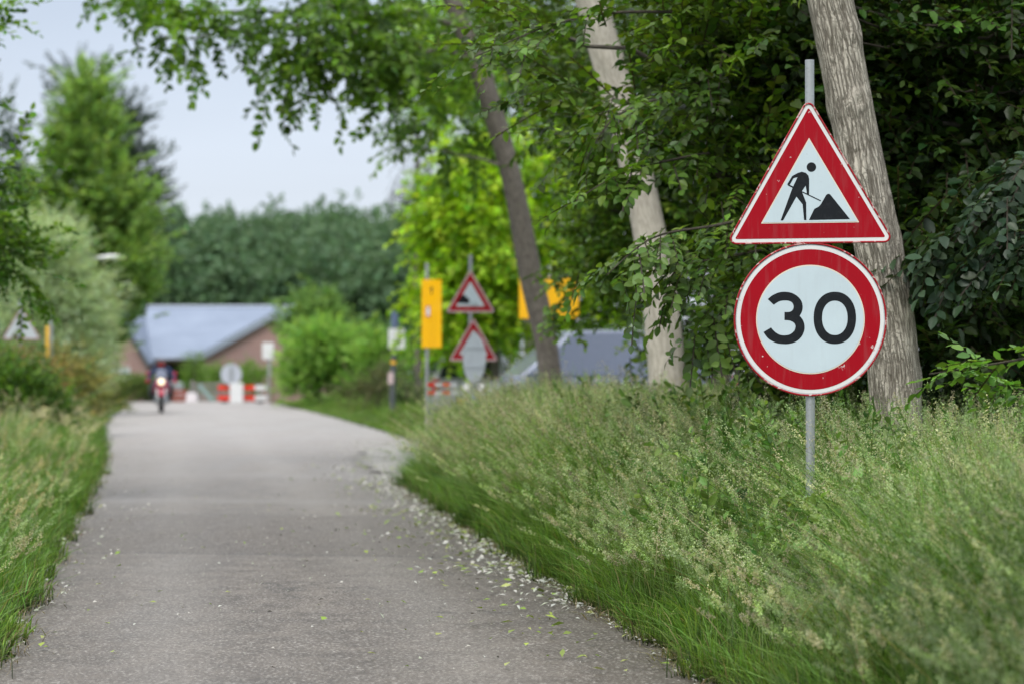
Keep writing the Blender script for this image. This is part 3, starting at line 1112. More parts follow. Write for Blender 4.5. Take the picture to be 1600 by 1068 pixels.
# the body runs from -y (nose) to +y (tail)
hatch = [(-2.05, .30), (-2.08, .55), (-1.95, .80), (-.95, .98), (1.75, 1.02), (1.98, .92), (2.02, .50), (1.95, .28)]
suv = [(-2.15, .34), (-2.2, .65), (-2.05, .98), (-1.05, 1.10), (1.95, 1.14), (2.12, 1.0), (2.16, .55), (2.08, .32)]
vanp = [(-2.45, .34), (-2.5, .75), (-2.35, 1.02), (-1.75, 1.22), (2.4, 1.26), (2.46, 1.1), (2.46, .5), (2.4, .32)]
car('parked_car', 'white parked car with red tail light, seen from behind among the warning signs', 'car', (gx(752, 60), 60, 0), math.radians(180 - 8), suv, 1.84,
    ((-1.15, 1.08), (-.35, 1.72), (1.65, 1.74), (2.05, 1.12)), paint_w, (-1.35, 1.3), .35)
t = car('parked_van', 'blue grey van with sloping windscreen, parked behind the dark leaning trunk', 'van', (gx(938, 47), 47.0, 0), math.radians(-78), vanp, 1.95,
        ((-1.85, 1.2), (-.75, 2.12), (2.3, 2.16), (2.42, 1.24)), paint_b, (-1.6, 1.5), .35)
sky_glass = worn('sky_reflection_glass', (.13, .155, .215), .2, 0, .2, dirt_amt=.1)  # reflected sky painted into the van's side window colour
for ch_ in t.children:
    if ch_.name.startswith('side_window'):
        ch_.data.materials[0] = sky_glass
car('parked_car', 'white car just showing under the dark barn doorway behind the garden shrubs', 'car', (gx(276, 131), 133.2, GB), math.radians(4), hatch, 1.76,
    ((-1.1, .96), (-.3, 1.48), (1.2, 1.50), (1.85, 1.0)), paint_w, (-1.25, 1.25), .31)

# ------------------------------------------------------------------ motorcycle (nose towards -y)
Ym = 75.6
tm = thing('motorcycle', 'red motorcycle with its headlight lit, riding up the road towards us', 'motorcycle', (gx(252, Ym), Ym, 0.03), math.radians(8.2))
red_p = worn('red_fairing_paint', (.42, .012, .05), .25, 0, .1)
pink_p = worn('pale_pink_panel', (.34, .12, .16), .3)
for y, wd in ((-.74, .12), (.72, .17)):
    r = .315
    prof = [(r * .66, -wd / 2), (r * .9, -wd / 2), (r * .985, -wd / 3.2), (r, 0), (r * .985, wd / 3.2), (r * .9, wd / 2), (r * .66, wd / 2), (r * .66, -wd / 2)]
    wl = MB().lathe(prof, 32, 'X', 0, Matrix.Translation((0, y, r))).build('wheel', tyre, tm)
    m = MB()
    m.lathe([(r * .66, -wd * .3), (r * .60, 0), (r * .66, wd * .3)], 24, 'X', 0, Matrix.Translation((0, y, r)))
    for k in range(6):
        m.box((0, 0, r * .32), (.025, .04, r * .62), 0, Matrix.Translation((0, y, r)) @ Matrix.Rotation(math.pi * k / 3, 4, 'X'))
    m.lathe([(.001, -.07), (.045, -.07), (.045, .07), (.001, .07)], 14, 'X', 0, Matrix.Translation((0, y, r)))
    m.build('rim', M['chrome'], wl)
for s in (-1, 1):
    MB().tube([(s * .105, -.74, .315), (s * .105, -.52, .78), (s * .09, -.44, .98)], [.028, .032, .028], 12).build('fork', M['chrome'], tm)
    MB().tube([(s * .03, .05, .45), (s * .11, .40, .40), (s * .13, .72, .315)], .03, 8).build('swing_arm', M['dark_metal'], tm)
    MB().tube([(s * .14, -.30, .30), (s * .17, .20, .26), (s * .19, .95, .42)], [.03, .04, .055], 12).build('exhaust', M['chrome'], tm)
    MB().tube([(s * .1, -.2, .33), (s * .36, -.12, .33)], .016, 8).build('foot_peg', M['dark_metal'], tm)
    MB().tube([(s * .30, -.30, 1.02), (s * .38, -.40, 1.12)], .009, 8).build('mirror_stem', M['dark_metal'], tm)
    mr_ = MB().lathe([(.001, -.012), (.055, -.012), (.06, .01), (.001, .014)], 20, 'Y', 0, Matrix.Translation((s * .40, -.41, 1.14))).build('mirror', red_p, tm)
    MB().hull([(s * (.33 + a), -.42 + b_, .93 + c) for a in (0, .13) for b_ in (0, .05) for c in (-.05, .06)], 0, None, True, .02).build('hand_guard', red_p, tm)
    MB().hull([(s * .08, -.55, .84), (s * .24, -.36, .86), (s * .25, -.25, .58), (s * .09, -.48, .60), (s * .14, -.1, .82), (s * .15, -.1, .5)], 0, None, True, .02).build('side_fairing', pink_p, tm)
    MB().hull([(s * (.20 + a), .45 + b_, .45 + c) for a in (0, .16) for b_ in (0, .42) for c in (0, .34)], 0, None, True, .04).build('pannier', M['dark_metal'], tm)
m = MB()
m.hull([(x_, y_, z_) for x_, y_, z_ in ((-.12, -.58, .62), (.12, -.58, .62), (-.15, -.60, .84), (.15, -.60, .84), (-.16, -.35, 1.02), (.16, -.35, 1.02), (-.08, -.50, .48), (.08, -.50, .48), (-.16, -.2, .6), (.16, -.2, .6))], 0, None, True, .035, 3)
m.build('front_fairing', red_p, tm)
m = MB()
arc = [(-.74 + .35 * math.sin(a), .315 + .35 * math.cos(a)) for a in np.linspace(-1.0, 1.0, 9)]
vs = [(x_, y_, z_) for y_, z_ in arc for x_ in (-.075, .075)]
m.add(vs, [[2 * i, 2 * i + 1, 2 * i + 3, 2 * i + 2] for i in range(8)], 0, True)
m.build('front_mudguard', red_p, tm)
m = MB()
m.hull([(x_, y_, z_) for x_, y_, z_ in ((-.13, -.30, .95), (.13, -.30, .95), (-.16, .0, .93), (.16, .0, .93), (-.10, .18, .84), (.10, .18, .84), (-.15, -.25, .74), (.15, -.25, .74), (-.12, .18, .74), (.12, .18, .74))], 0, None, True, .04, 3)
m.build('fuel_tank', red_p, tm)
m = MB()
m.hull([(x_, y_, z_) for x_, y_, z_ in ((-.12, .12, .80), (.12, .12, .80), (-.16, .5, .79), (.16, .5, .79), (-.12, .95, .86), (.12, .95, .86), (-.12, .12, .72), (.12, .12, .72), (-.10, .95, .76), (.10, .95, .76))], 0, None, True, .03, 3)
m.build('seat', M['black'], tm)
m = MB()
m.hull([(x_, y_, z_) for x_ in (-.17, .17) for y_, z_ in ((-.32, .28), (-.30, .60), (.2, .62), (.25, .25))], 0, None, False, .05)
for k in range(4):
    m.box((0, -.02, .36 + .06 * k), (.40, .36, .015))
m.build('engine', M['dark_metal'], tm)
MB().tube([(-.40, -.22, .97), (-.30, -.28, 1.0), (-.10, -.38, 1.0), (.10, -.38, 1.0), (.30, -.28, 1.0), (.40, -.22, .97)], .014, 10).build('handlebar', M['dark_metal'], tm)
n = NT('smoked_windscreen')
mat_ws = n.done(n.principled((.30, .34, .48), .08, 0, .5, None, Transmission_Weight=.35, Alpha=.75))
m = MB()
ws = [(-.15, -.52, 1.02), (0, -.56, 1.02), (.15, -.52, 1.02), (-.17, -.42, 1.14), (0, -.47, 1.15), (.17, -.42, 1.14), (-.10, -.34, 1.27), (0, -.37, 1.29), (.10, -.34, 1.27)]
m.add(ws, [[0, 1, 4, 3], [1, 2, 5, 4], [3, 4, 7, 6], [4, 5, 8, 7]], 0, True)
m.build('windscreen', mat_ws, tm)
n = NT('lit_headlight')
em = n.n('Emission', Strength=2.2)
em.inputs['Color'].default_value = (1, .88, .62, 1)
lamp = MB().lathe([(.001, -.075), (.06, -.07), (.098, -.045), (.102, .0), (.07, .08), (.001, .10)], 28, 'Y', 0, Matrix.Translation((0, -.60, .91))).build('headlight', M['chrome'], tm)
MB().lathe([(.001, -.086), (.06, -.080), (.094, -.052)], 28, 'Y', 0, Matrix.Translation((0, -.60, .91))).build('lens', n.done(em.outputs[0]), lamp)

# ------------------------------------------------------------------ rider: one skinned body, helmet and clothing colours
def skin_body(name, chains, root, mat, parent=None, sub=2):
    vs, es, rad, ix = [], [], [], {}
    for ch in chains:
        prev = None
        for p, r in ch:
            key = tuple(round(c, 4) for c in p)
            if key not in ix:
                ix[key] = len(vs)
                vs.append(p)
                rad.append(r)
            if prev is not None and prev != ix[key]:
                es.append((prev, ix[key]))
            prev = ix[key]
    me = bpy.data.meshes.new(name)
    me.from_pydata(vs, es, [])
    o = bpy.data.objects.new(name, me)
    C.objects.link(o)
    md = o.modifiers.new('skin', 'SKIN')
    md.use_smooth_shade = True
    sb = o.modifiers.new('sub', 'SUBSURF')
    sb.levels = sb.render_levels = sub
    for i, sv in enumerate(me.skin_vertices[0].data):
        sv.radius = rad[i] if hasattr(rad[i], '__len__') else (rad[i], rad[i])
        sv.use_root = (i == ix[tuple(round(c, 4) for c in root)])
    bpy.context.view_layer.update()
    dg = bpy.context.evaluated_depsgraph_get()
    nm = bpy.data.meshes.new_from_object(o.evaluated_get(dg))
    o.modifiers.clear()
    o.data = nm
    nm.materials.clear()
    nm.materials.append(mat)
    o.parent = parent
    return o


n = NT('navy_riding_suit')
o_ = n.obj()
z_ = n.n('SeparateXYZ')
n.link(o_, z_.inputs[0])
c_ = n.mix(n.maprange(n.noise(o_, 9, 4), .35, .7), (.018, .032, .085), (.035, .055, .12))
c_ = n.mix(n.maprange(z_.outputs['Z'], .74, .80, 1, 0), c_, (.016, .016, .018))
suit = n.done(n.principled(c_, .7, 0, .3, n.bump(n.noise(o_, 14, 3), .5, .02)))
pel = (0, .30, .88)
ch = [[(pel, (.165, .13)), ((0, .22, 1.02), (.155, .12)), ((0, .10, 1.17), (.20, .14)), ((0, .03, 1.28), (.13, .10)), ((0, -.01, 1.34), (.06, .06)), ((0, -.03, 1.42), (.075, .085)), ((0, -.035, 1.50), (.07, .08))]]
for s in (-1, 1):
    ch.append([((0, .03, 1.28), (.13, .10)), ((s * .20, .03, 1.265), (.088, .088)), ((s * .34, -.02, 1.08), (.070, .070)), ((s * .36, -.17, .99), (.052, .052)), ((s * .335, -.235, .985), (.034, .038))])
    for i_, (dx, L_) in enumerate(((-.030, .062), (-.010, .070), (.010, .066), (.028, .052))):   # fingers closed round the grip
        b0 = (s * (.335 + dx * .9), -.258, .992)
        ch.append([((s * .335, -.235, .985), (.034, .038)), (b0, .011), ((b0[0], b0[1] - L_ * .4, b0[2] - .006), .010), ((b0[0], b0[1] - L_ * .45, b0[2] - .03), .009), ((b0[0], b0[1] - L_ * .1, b0[2] - .042), .008)])
    ch.append([((s * .335, -.235, .985), (.034, .038)), ((s * .295, -.235, .978), .012), ((s * .288, -.262, .965), .010)])
    ch.append([(pel, (.165, .13)), ((s * .13, .20, .86), (.10, .10)), ((s * .25, -.14, .80), (.075, .075)), ((s * .25, -.02, .52), (.058, .062)), ((s * .25, .02, .38), (.045, .05)), ((s * .26, -.10, .35), (.042, .04)), ((s * .265, -.18, .345), (.036, .03))])
tr = skin_body('person', ch, pel, suit)
tr.location = tm.location
tr.rotation_euler = tm.rotation_euler
tm.scale = tr.scale = (1.06, 1.06, 1.06)
tag(tr, 'motorcycle rider in dark navy jacket and dark helmet with a red face guard', 'person')
hm = MB()
hp = spline([(.001, 1.335), (.09, 1.34), (.122, 1.40), (.132, 1.46), (.118, 1.53), (.075, 1.575), (.001, 1.588)], 5)
hm.lathe([(max(r, .001), z) for r, z in hp], 28, 'Z', 0, Matrix.Translation((0, -.035, 0)) @ Matrix.Diagonal((1, 1.15, 1, 1)))
hel = hm.build('helmet', worn('dark_helmet', (.03, .03, .04), .2), tr)


def shell(z0, z1, a0, a1, grow, name, mat):
    m = MB()
    rows = [z0 + (z1 - z0) * i / 5 for i in range(6)]
    prz, prr = [p[1] for p in hp], [p[0] for p in hp]
    vs = []
    for z in rows:
        r = np.interp(z, prz, prr) + grow
        for a in np.linspace(a0, a1, 13):
            vs.append((r * math.sin(a), -.035 - 1.15 * r * math.cos(a), z))
    m.add(vs, [[i * 13 + k, i * 13 + k + 1, (i + 1) * 13 + k + 1, (i + 1) * 13 + k] for i in range(5) for k in range(12)], 0, True)
    return m.build(name, mat, hel)


shell(1.43, 1.525, -1.05, 1.05, .006, 'visor', worn('tinted_visor', (.10, .03, .035), .1))
shell(1.345, 1.432, -.9, .9, .008, 'chin_guard', worn('red_helmet_paint', (.50, .05, .045), .3))
# ------------------------------------------------------------------ leaves
L_near = leafy('glossy_beech_leaf', .42, .42, .36)
L_lit = leafy('thin_backlit_leaf', .5, .45, .35)
L_bright = leafy('soft_lime_leaf', .45, .5, .4)
L_far = leafy('distant_leaf', .30, .6, .25, (1.1, 1.15, .7))
G_mat = leafy('grass_blade', .38, .5, .35, (1.2, 1.2, .5))
B_furrow = bark('furrowed_pale_bark', (.56, .51, .43), (.10, .085, .065), 1.0, 30, 4.6, .08)
B_smooth = bark('smooth_grey_bark', (.52, .48, .41), (.33, .30, .25), .35, 18, 4.0, .10)
B_dark = bark('dark_grey_bark', (.20, .18, .155), (.085, .075, .064), .6, 24, 6.0, .22)
B_twig = bark('brown_twig_bark', (.10, .085, .065), (.045, .04, .032), .5, 20, 5)


def leaf_shape(L, W, fold, droop, fine):
    """leaf along +x, folded along the midrib"""
    if fine:
        t = np.array([.16, .48, .80])
        wd = np.array([.62, 1.0, .62]) * W / 2
        mid = [(0, 0, 0), (.5 * L, 0, -.05 * droop * L), (L, 0, -droop * L * .3)]
        l = [(a * L, b, fold * b - droop * L * .3 * a * a) for a, b in zip(t, wd)]
        r = [(a * L, -b, fold * b - droop * L * .3 * a * a) for a, b in zip(t, wd)]
        V = np.array(mid + l + r)
        Q = np.array([[0, 1, 4, 3], [1, 2, 5, 4], [0, 6, 7, 1], [1, 7, 8, 2]])
    else:
        l = [(.28 * L, W / 2, fold * W / 2), (.72 * L, W * .40, fold * W * .4 - droop * L * .15)]
        r = [(a, -b, c) for a, b, c in l]
        V = np.array([(0, 0, 0), (L, 0, -droop * L * .3)] + l + r)
        Q = np.array([[0, 1, 3, 2], [0, 4, 5, 1]])
    return V, Q


def rotm(ax, a):
    return np.array(Matrix.Rotation(a, 3, ax))


def spray(n, L, ll, lw, fine=True, flat=.35, hang=0.25, r=None):
    """a twig along +x with alternate leaves; returns vertices, quads, leaf number per vertex (-1 twig)"""
    r = r or random
    Vs, Qs, K = [], [], []
    b = 0
    tw = .004 + .002 * L
    for i in range(3):                                   # the twig: three crossed slivers that sag a little
        x0, x1 = L * i / 3, L * (i + 1) / 3
        z0, z1 = -hang * x0 * x0, -hang * x1 * x1
        Vs.append(np.array([(x0, -tw, z0), (x1, -tw, z1), (x1, tw, z1 + .003), (x0, tw, z0 + .003)]))
        Qs.append(np.array([[0, 1, 2, 3]]) + b)
        K += [-1] * 4
        b += 4
    for i in range(n):
        f = (i + .6) / n
        x = L * f
        s = 1 if i % 2 else -1
        k = r.uniform(.65, 1.1) * (1.0 - .25 * abs(f - .45))
        V, Q = leaf_shape(ll * k, lw * k, r.uniform(.1, .5), r.uniform(.1, .9), fine)
        yaw = s * math.radians(r.uniform(30, 75)) if i < n - 1 else 0
        R_ = rotm('Z', yaw) @ rotm('Y', r.gauss(.15, .35)) @ rotm('X', r.gauss(0, flat))
        V = V @ R_.T + np.array([x, 0, -hang * x * x])
        Vs.append(V)
        Qs.append(Q + b)
        K += [i] * len(V)
        b += len(V)
    return np.concatenate(Vs), np.concatenate(Qs), np.array(K)


def place(tpls, pos, dirs, scale, col, up_noise=.25, jit=.22, twig=(.05, .04, .028), up=(0, 0, 1)):
    """many copies of spray templates merged into arrays (vertices, quads, colours)"""
    N = len(pos)
    which = rng.integers(0, len(tpls), N)
    x = norm(dirs)
    z = norm(np.array(up)[None] + rng.normal(0, up_noise, (N, 3)))
    y = norm(np.cross(z, x))
    z = np.cross(x, y)
    R_ = np.stack([x, y, z], -1)
    oV, oQ, oC = [], [], []
    b = 0
    for k, (V, Q, K) in enumerate(tpls):
        I = np.where(which == k)[0]
        if not len(I):
            continue
        P = np.einsum('nij,vj->nvi', R_[I], V) * scale[I][:, None, None] + pos[I][:, None]
        nl = K.max() + 2
        lj = 1 + rng.normal(0, jit, (len(I), nl, 1))
        hue = 1 + rng.normal(0, jit * .35, (len(I), nl, 3)) * np.array([1, .3, .8])
        c = col[I][:, None] * np.clip(lj, .4, 1.8) * hue
        c[:, 0] = twig
        oV.append(P.reshape(-1, 3))
        oC.append(c[:, K + 1].reshape(-1, 3))
        oQ.append((Q[None] + (np.arange(len(I)) * len(V))[:, None, None]).reshape(-1, 4) + b)
        b += P.shape[0] * P.shape[1]
    return np.concatenate(oV), np.concatenate(oQ), np.concatenate(oC)


def clumps(ells, n, clump, rad, shell=.4):
    """points gathered in clumps spread through ellipsoids (x, y, z, rx, ry, rz, weight)"""
    E = np.array([e[:7] for e in ells], float)
    pw = E[:, 6] / E[:, 6].sum()
    nc = max(1, n // clump)
    e = rng.choice(len(E), nc, p=pw)
    d = norm(rng.normal(size=(nc, 3)))
    c = E[e, :3] + d * E[e, 3:6] * (rng.random((nc, 1)) ** shell)
    i = rng.integers(0, nc, n)
    p = c[i] + rng.normal(size=(n, 3)) * rad * (.5 + rng.random((n, 1)))
    out = norm((p - E[e[i], :3]) / E[e[i], 3:6])
    return p, out, c


def lerpc(a, b, t):
    return np.array(a)[None] * (1 - t) + np.array(b)[None] * t


def wood(name, paths, mat, parent, seg=10, rough=.06, knots=()):
    """trunk and limbs: tapered tubes with a map along the bark"""
    Vs, Qs, Us = [], [], []
    b = 0
    for pts, rads, sg in paths:
        pts = np.array(pts, float)
        n_ = len(pts)
        tang = norm(np.gradient(pts, axis=0))
        u = np.array(Vector(tang[0]).orthogonal().normalized())
        ln = 0
        rows, uvs = [], []
        ph = rng.uniform(0, 6)
        for i in range(n_):
            u = u - tang[i] * (u @ tang[i])
            u /= np.linalg.norm(u)
            w_ = np.cross(tang[i], u)
            if i:
                ln += np.linalg.norm(pts[i] - pts[i - 1])
            a = np.linspace(0, 2 * np.pi, sg + 1)
            rr = rads[i] * (1 + rough * np.sin(3 * a + ln * 1.1 + ph) * .5 + rough * np.sin(2 * a - ln * 2.3 + ph) * .6 + rough * .4 * np.sin(5 * a + 3.1 * ln))
            if sg >= 24:
                for kz, ka, amp, sz_ in knots:          # branch scars and swellings
                    da = (a - ka + np.pi) % (2 * np.pi) - np.pi
                    q2 = (da * rads[i] / sz_) ** 2 + ((ln - kz) / sz_) ** 2
                    rr += amp * (np.exp(-q2) - 1.25 * np.exp(-q2 * 7))
            rr[-1] = rr[0]
            rows.append(pts[i] + np.cos(a)[:, None] * u * rr[:, None] + np.sin(a)[:, None] * w_ * rr[:, None])
            uvs.append(np.stack([a * max(rads[0], .03) * 1.0, np.full_like(a, ln + ph)], -1))
        V = np.concatenate(rows)
        I = np.arange(n_ * (sg + 1)).reshape(n_, sg + 1)
        Q = np.stack([I[:-1, :-1], I[:-1, 1:], I[1:, 1:], I[1:, :-1]], -1).reshape(-1, 4)
        Vs.append(V)
        Us.append(np.concatenate(uvs))
        Qs.append(Q + b)
        b += len(V)
    return quads_obj(name, np.concatenate(Vs), np.concatenate(Qs), mat, None, parent, np.concatenate(Us), True)


def curve(pts, n=10):
    return np.array(spline(pts, n))


def limb(p0, p1, r0, r1=.012, sag=.25, n=10):
    p0, p1 = np.array(p0, float), np.array(p1, float)
    d = np.linalg.norm(p1 - p0)
    t = np.linspace(0, 1, n)[:, None]
    p = p0 + (p1 - p0) * t + np.array([0, 0, 1.0]) * sag * d * (t * (1 - t)) + rng.normal(0, .025 * d, (n, 3)) * np.sin(np.pi * t)
    return p, r0 + (r1 - r0) * t[:, 0] ** .8, 8


def tree(name, label, group, base, trunk_pts, r0, r1, ells, n, tpls, c1, c2, leaf_mat, bark_mat, clump=9, rad=.30, shell=.4, nlimb=8, scale=(.8, 1.2), keep=None,
         droop=-.15, seg=12, up_noise=.3, upright=0.0, cat='tree', mask_dir=None, jit=.22, flare=0.35, limb_r=.05, trunk_n=10, knots=()):
    t = thing(name, label, cat, base, 0, group)
    base = np.array(base, float)
    p, out, cc = clumps(ells, n, clump, rad, shell)
    if keep is not None:
        k = keep(p)
        p, out = p[k], out[k]
        cc = cc[keep(cc)]
    N = len(p)
    d = norm(out * np.array([1, 1, .35]) + np.array([0, 0, droop + upright]) + rng.normal(0, .35, (N, 3)))
    tmix = np.clip(rng.beta(.8, 1.1, (N, 1)), 0, 1)
    V, Q, col = place(tpls, p - base, d, rng.uniform(*scale, N), lerpc(c1, c2, tmix), up_noise, jit)
    quads_obj('crown', V, Q, leaf_mat, col, t)
    tp = curve(trunk_pts, trunk_n) - base
    s = np.linspace(0, 1, len(tp))
    rr = r0 + (r1 - r0) * s
    hgt = tp[:, 2] - tp[0, 2]
    rr = rr * (1 + flare * np.exp(-np.maximum(hgt, 0) / .25))
    paths = [(tp, rr, seg)]
    if len(cc) and nlimb:
        for q in cc[rng.permutation(len(cc))[:nlimb]]:
            q = q - base
            zz_ = tp[:, 2]
            want = max(q[2] - .45 * np.linalg.norm(q[:2] - tp[0, :2]), tp[0, 2] + .25 * (zz_.max() - zz_.min()))
            i = int(np.argmin(abs(zz_ - want)))
            paths.append(limb(tp[i], q, min(limb_r, rr[i] * .6)))
    wood('trunk', paths, bark_mat, t, knots=knots)
    return t


big_m = [spray(11, .5, .13, .09, False, .5, .35) for _ in range(4)]
fine = [spray(13, .48, .092, .056, True, .28, .16) for _ in range(5)]
fine_s = [spray(11, .38, .095, .060, True, .35, .35) for _ in range(4)]
midl = [spray(12, .5, .105, .07, False, .5, .35) for _ in range(4)]
coarse = [spray(8, .7, .24, .15, False, .7, .3) for _ in range(4)]
feather = [spray(14, .9, .15, .075, False, .9, .1) for _ in range(4)]
willow_t = [spray(14, .55, .13, .030, False, .8, .45) for _ in range(4)]
far_t = [spray(6, 1.3, .65, .46, False, 1.0, .1) for _ in range(4)]
lace = [spray(12, .7, .06, .035, False, .8, .3) for _ in range(3)]


# ------------------------------------------------------------------ the three leaning trunks beside the road
def trunk_pts(pxs, Y, dz=0.0):
    """centre line through photo rows at one distance"""
    return [tuple(at(px, py, Y + dz * i)) for i, (px, py) in enumerate(pxs)]


YC = 14.7
tc_ = trunk_pts([(1418, 960), (1404, 680), (1385, 470), (1345, 250), (1296, 0), (1240, -250), (1170, -560)], YC)
tree('roadside_tree', 'pale tree with deeply furrowed bark right behind the round speed limit plate', 'leaning trees along the verge', (tc_[0][0], YC, 0), tc_, .158, .125,
     [(1.6, 15.2, 7.2, 2.2, 2.4, 1.5, 1)], 420, midl, (.035, .085, .018), (.07, .15, .03), L_near, B_furrow, 8, .4, .5, 5, seg=64, flare=.25, trunk_n=40, knots=[(k_, a_, .022, .07) for k_ in np.arange(.6, 6, .42) for a_ in [rng.uniform(0, 6.28), rng.uniform(0, 6.28)]])
YB_ = 22.8
tb_ = trunk_pts([(1052, 860), (1044, 640), (1026, 430), (988, 240), (936, 40), (880, -150), (800, -420)], YB_)
tree('roadside_tree', 'smooth pale grey trunk left of the speed limit plate, crossed by a leafy branch', 'leaning trees along the verge', (tb_[0][0], YB_, 0), tb_, .178, .13,
     [(1.0, 23.5, 7.6, 2.4, 2.4, 1.7, 1)], 500, midl, (.04, .10, .02), (.08, .17, .03), L_near, B_smooth, 8, .4, .5, 5, seg=36, trunk_n=30, knots=[(k_, rng.uniform(0, 6.28), .018, .09) for k_ in np.arange(.6, 6, .45)])
YA = 36
ta_ = trunk_pts([(868, 720), (856, 560), (828, 420), (795, 260), (752, 120), (706, 0), (650, -150)], YA)
k36 = F / YA


def el(px, py, Y, rx, ry, rz=None, wgt=1.0):
    """ellipsoid centred at a photo position, radii in photo pixels at that distance"""
    c = at(px, py, Y)
    k = F / Y
    rz = rz or ry
    return (c.x, c.y, c.z, rx / k, rz, ry / k, wgt)


def keep_A(p):
    pr_ = p[:, 0] * YA / p[:, 1]
    zp = H + (p[:, 2] - H) * YA / p[:, 1]
    xa = np.interp(zp, [q[2] for q in ta_], [q[0] for q in ta_])
    return ~((p[:, 1] < YA + .15) & (abs(pr_ - xa) < .55) & (zp < 7.6) & (rng.random(len(p)) < .93))


ta = tree('roadside_tree', 'dark grey leaning trunk whose leafy limb hangs over the road against the sky', 'leaning trees along the verge', (ta_[0][0], YA, 0), ta_, .185, .13,
          [el(640, 45, 35, 85, 70, 1.2, 1.3), el(560, 60, 34, 90, 70, .9, 1.0), el(470, 42, 33.5, 85, 62, .7, .85), el(380, 30, 33, 70, 45, .6, .38), el(300, 12, 33, 60, 38, .5, .24), el(240, -2, 33, 35, 28, .4, .12), el(310, 62, 33, 45, 22, .4, .16),
           el(455, 118, 33.5, 60, 22, .5, .22), el(560, -60, 35, 190, 50, 1.5, .9), el(640, 135, 35, 55, 40, .6, .3), el(740, 60, 37.5, 110, 90, 1.2, 1.2), el(690, 190, 37.5, 60, 60, .8, .35), el(250, -60, 34, 120, 40, 1.0, .4)],
          820, big_m, (.045, .105, .016), (.17, .31, .03), L_lit, B_dark, 7, .20, .45, 0, (.9, 1.3), keep_A, seg=24, trunk_n=12, droop=-.3)
# limbs of that tree
paths = []
b_ = np.array((ta_[0][0], YA, 0))
for p0, p1, r in (((800, 262, 36), (662, 232, 35.4), .035), ((775, 195, 36), (768, 40, 36.4), .035), ((740, 95, 36), (520, 40, 34), .05), ((720, 40, 36), (300, 20, 33), .05), ((560, 48, 34.3), (420, 120, 33.5), .02), ((700, -10, 36), (560, -60, 35), .06), ((470, 40, 33.8), (255, 60, 33), .018)):
    paths.append(limb(np.array(at(*p0)) - b_, np.array(at(*p1)) - b_, r, .008, .05))
wood('limb', paths, B_dark, ta)

# ------------------------------------------------------------------ beeches forming the dark wall on the right


def xC(z):
    return np.interp(z, [p[2] for p in tc_], [p[0] for p in tc_])


def xB(z):
    return np.interp(z, [p[2] for p in tb_], [p[0] for p in tb_])


def keep_beech(p):
    x, y, z = p[:, 0], p[:, 1], p[:, 2]
    ok = (y > 15.25) & (z > .25)
    # leave the trunks of the two nearer trees in the open, seen along the road
    proj = x * YB_ / np.maximum(y, 1)
    zp = H + (z - H) * YB_ / np.maximum(y, 1)
    near = (y < YB_ + .1) & ((abs(proj - xB(zp) - .08) < .58))
    allow = (zp > 3.5) & (zp < 4.0) & (rng.random(len(p)) < .35)
    ok &= ~near | allow
    px = x / y * F + 800
    py = HZ - (z - H) / y * F
    edge = np.interp(py, [-200, 0, 60, 120, 200, 260, 330, 420, 500, 600], [700, 765, 775, 850, 885, 905, 925, 930, 1012, 1000])
    ok &= (z > 1.5) | (px > 1050)
    ok &= (px > edge + 22 * wig(py / 40.0) + rng.normal(0, 18, len(p))) | (y > 40)
    return ok


bd1, bd2 = (.034, .070, .012), (.15, .26, .028)
beech = [
    ('beech_tree', 'beech whose layered dark branches fill the gap between the pale trunk and the signs', (3.3, 18.2), [el(1110, 270, 16.8, 190, 300, 1.3, 1.2), el(1000, 120, 17.5, 190, 150, 1.4, .9), el(1150, 520, 16.6, 150, 130, 1.0, .7), el(1200, 60, 17, 200, 160, 1.2, .8)], 2700, fine, bd1, bd2),
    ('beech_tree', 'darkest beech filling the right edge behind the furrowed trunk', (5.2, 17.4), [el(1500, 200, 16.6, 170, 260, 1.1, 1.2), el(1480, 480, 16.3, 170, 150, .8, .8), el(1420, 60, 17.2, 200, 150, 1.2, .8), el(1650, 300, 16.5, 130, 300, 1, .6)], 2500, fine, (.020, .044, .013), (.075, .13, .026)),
    ('beech_tree', 'beech with mid green leaves hanging between the dark leaning trunk and the smooth pale trunk', (3.4, 27.0), [el(940, 190, 26, 140, 170, 1.3, 1.0), el(900, 60, 28, 150, 110, 1.3, .8), el(960, 480, 26, 70, 120, 1.0, .7), el(1000, 330, 25.5, 100, 150, 1.1, .8)], 2500, fine, (.05, .105, .014), (.17, .29, .03)),
    ('beech_tree', 'beech reaching low over the wide yellow panel and the parked van', (2.9, 34.0), [el(930, 430, 33, 60, 90, 1.0, .6), el(1000, 560, 31, 50, 60, 1.0, .5), el(1000, 300, 33, 130, 160, 1.4, .9), el(860, 130, 39, 120, 110, 1.3, .8)], 1500, midl, (.045, .10, .014), (.15, .26, .03)),
]
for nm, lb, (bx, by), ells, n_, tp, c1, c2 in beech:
    tree(nm, lb, 'beeches behind the verge', (bx, by, 0), [(bx, by, -.1), (bx + .05, by, 2.5), (bx - .05, by + .1, 5), (bx, by, 7.5)], .17, .07, ells, n_, tp, c1, c2, L_near, B_dark, 13, .30, .5, 16, (.75, 1.25), keep_beech, .03, up_noise=.22, limb_r=.045, jit=.36)
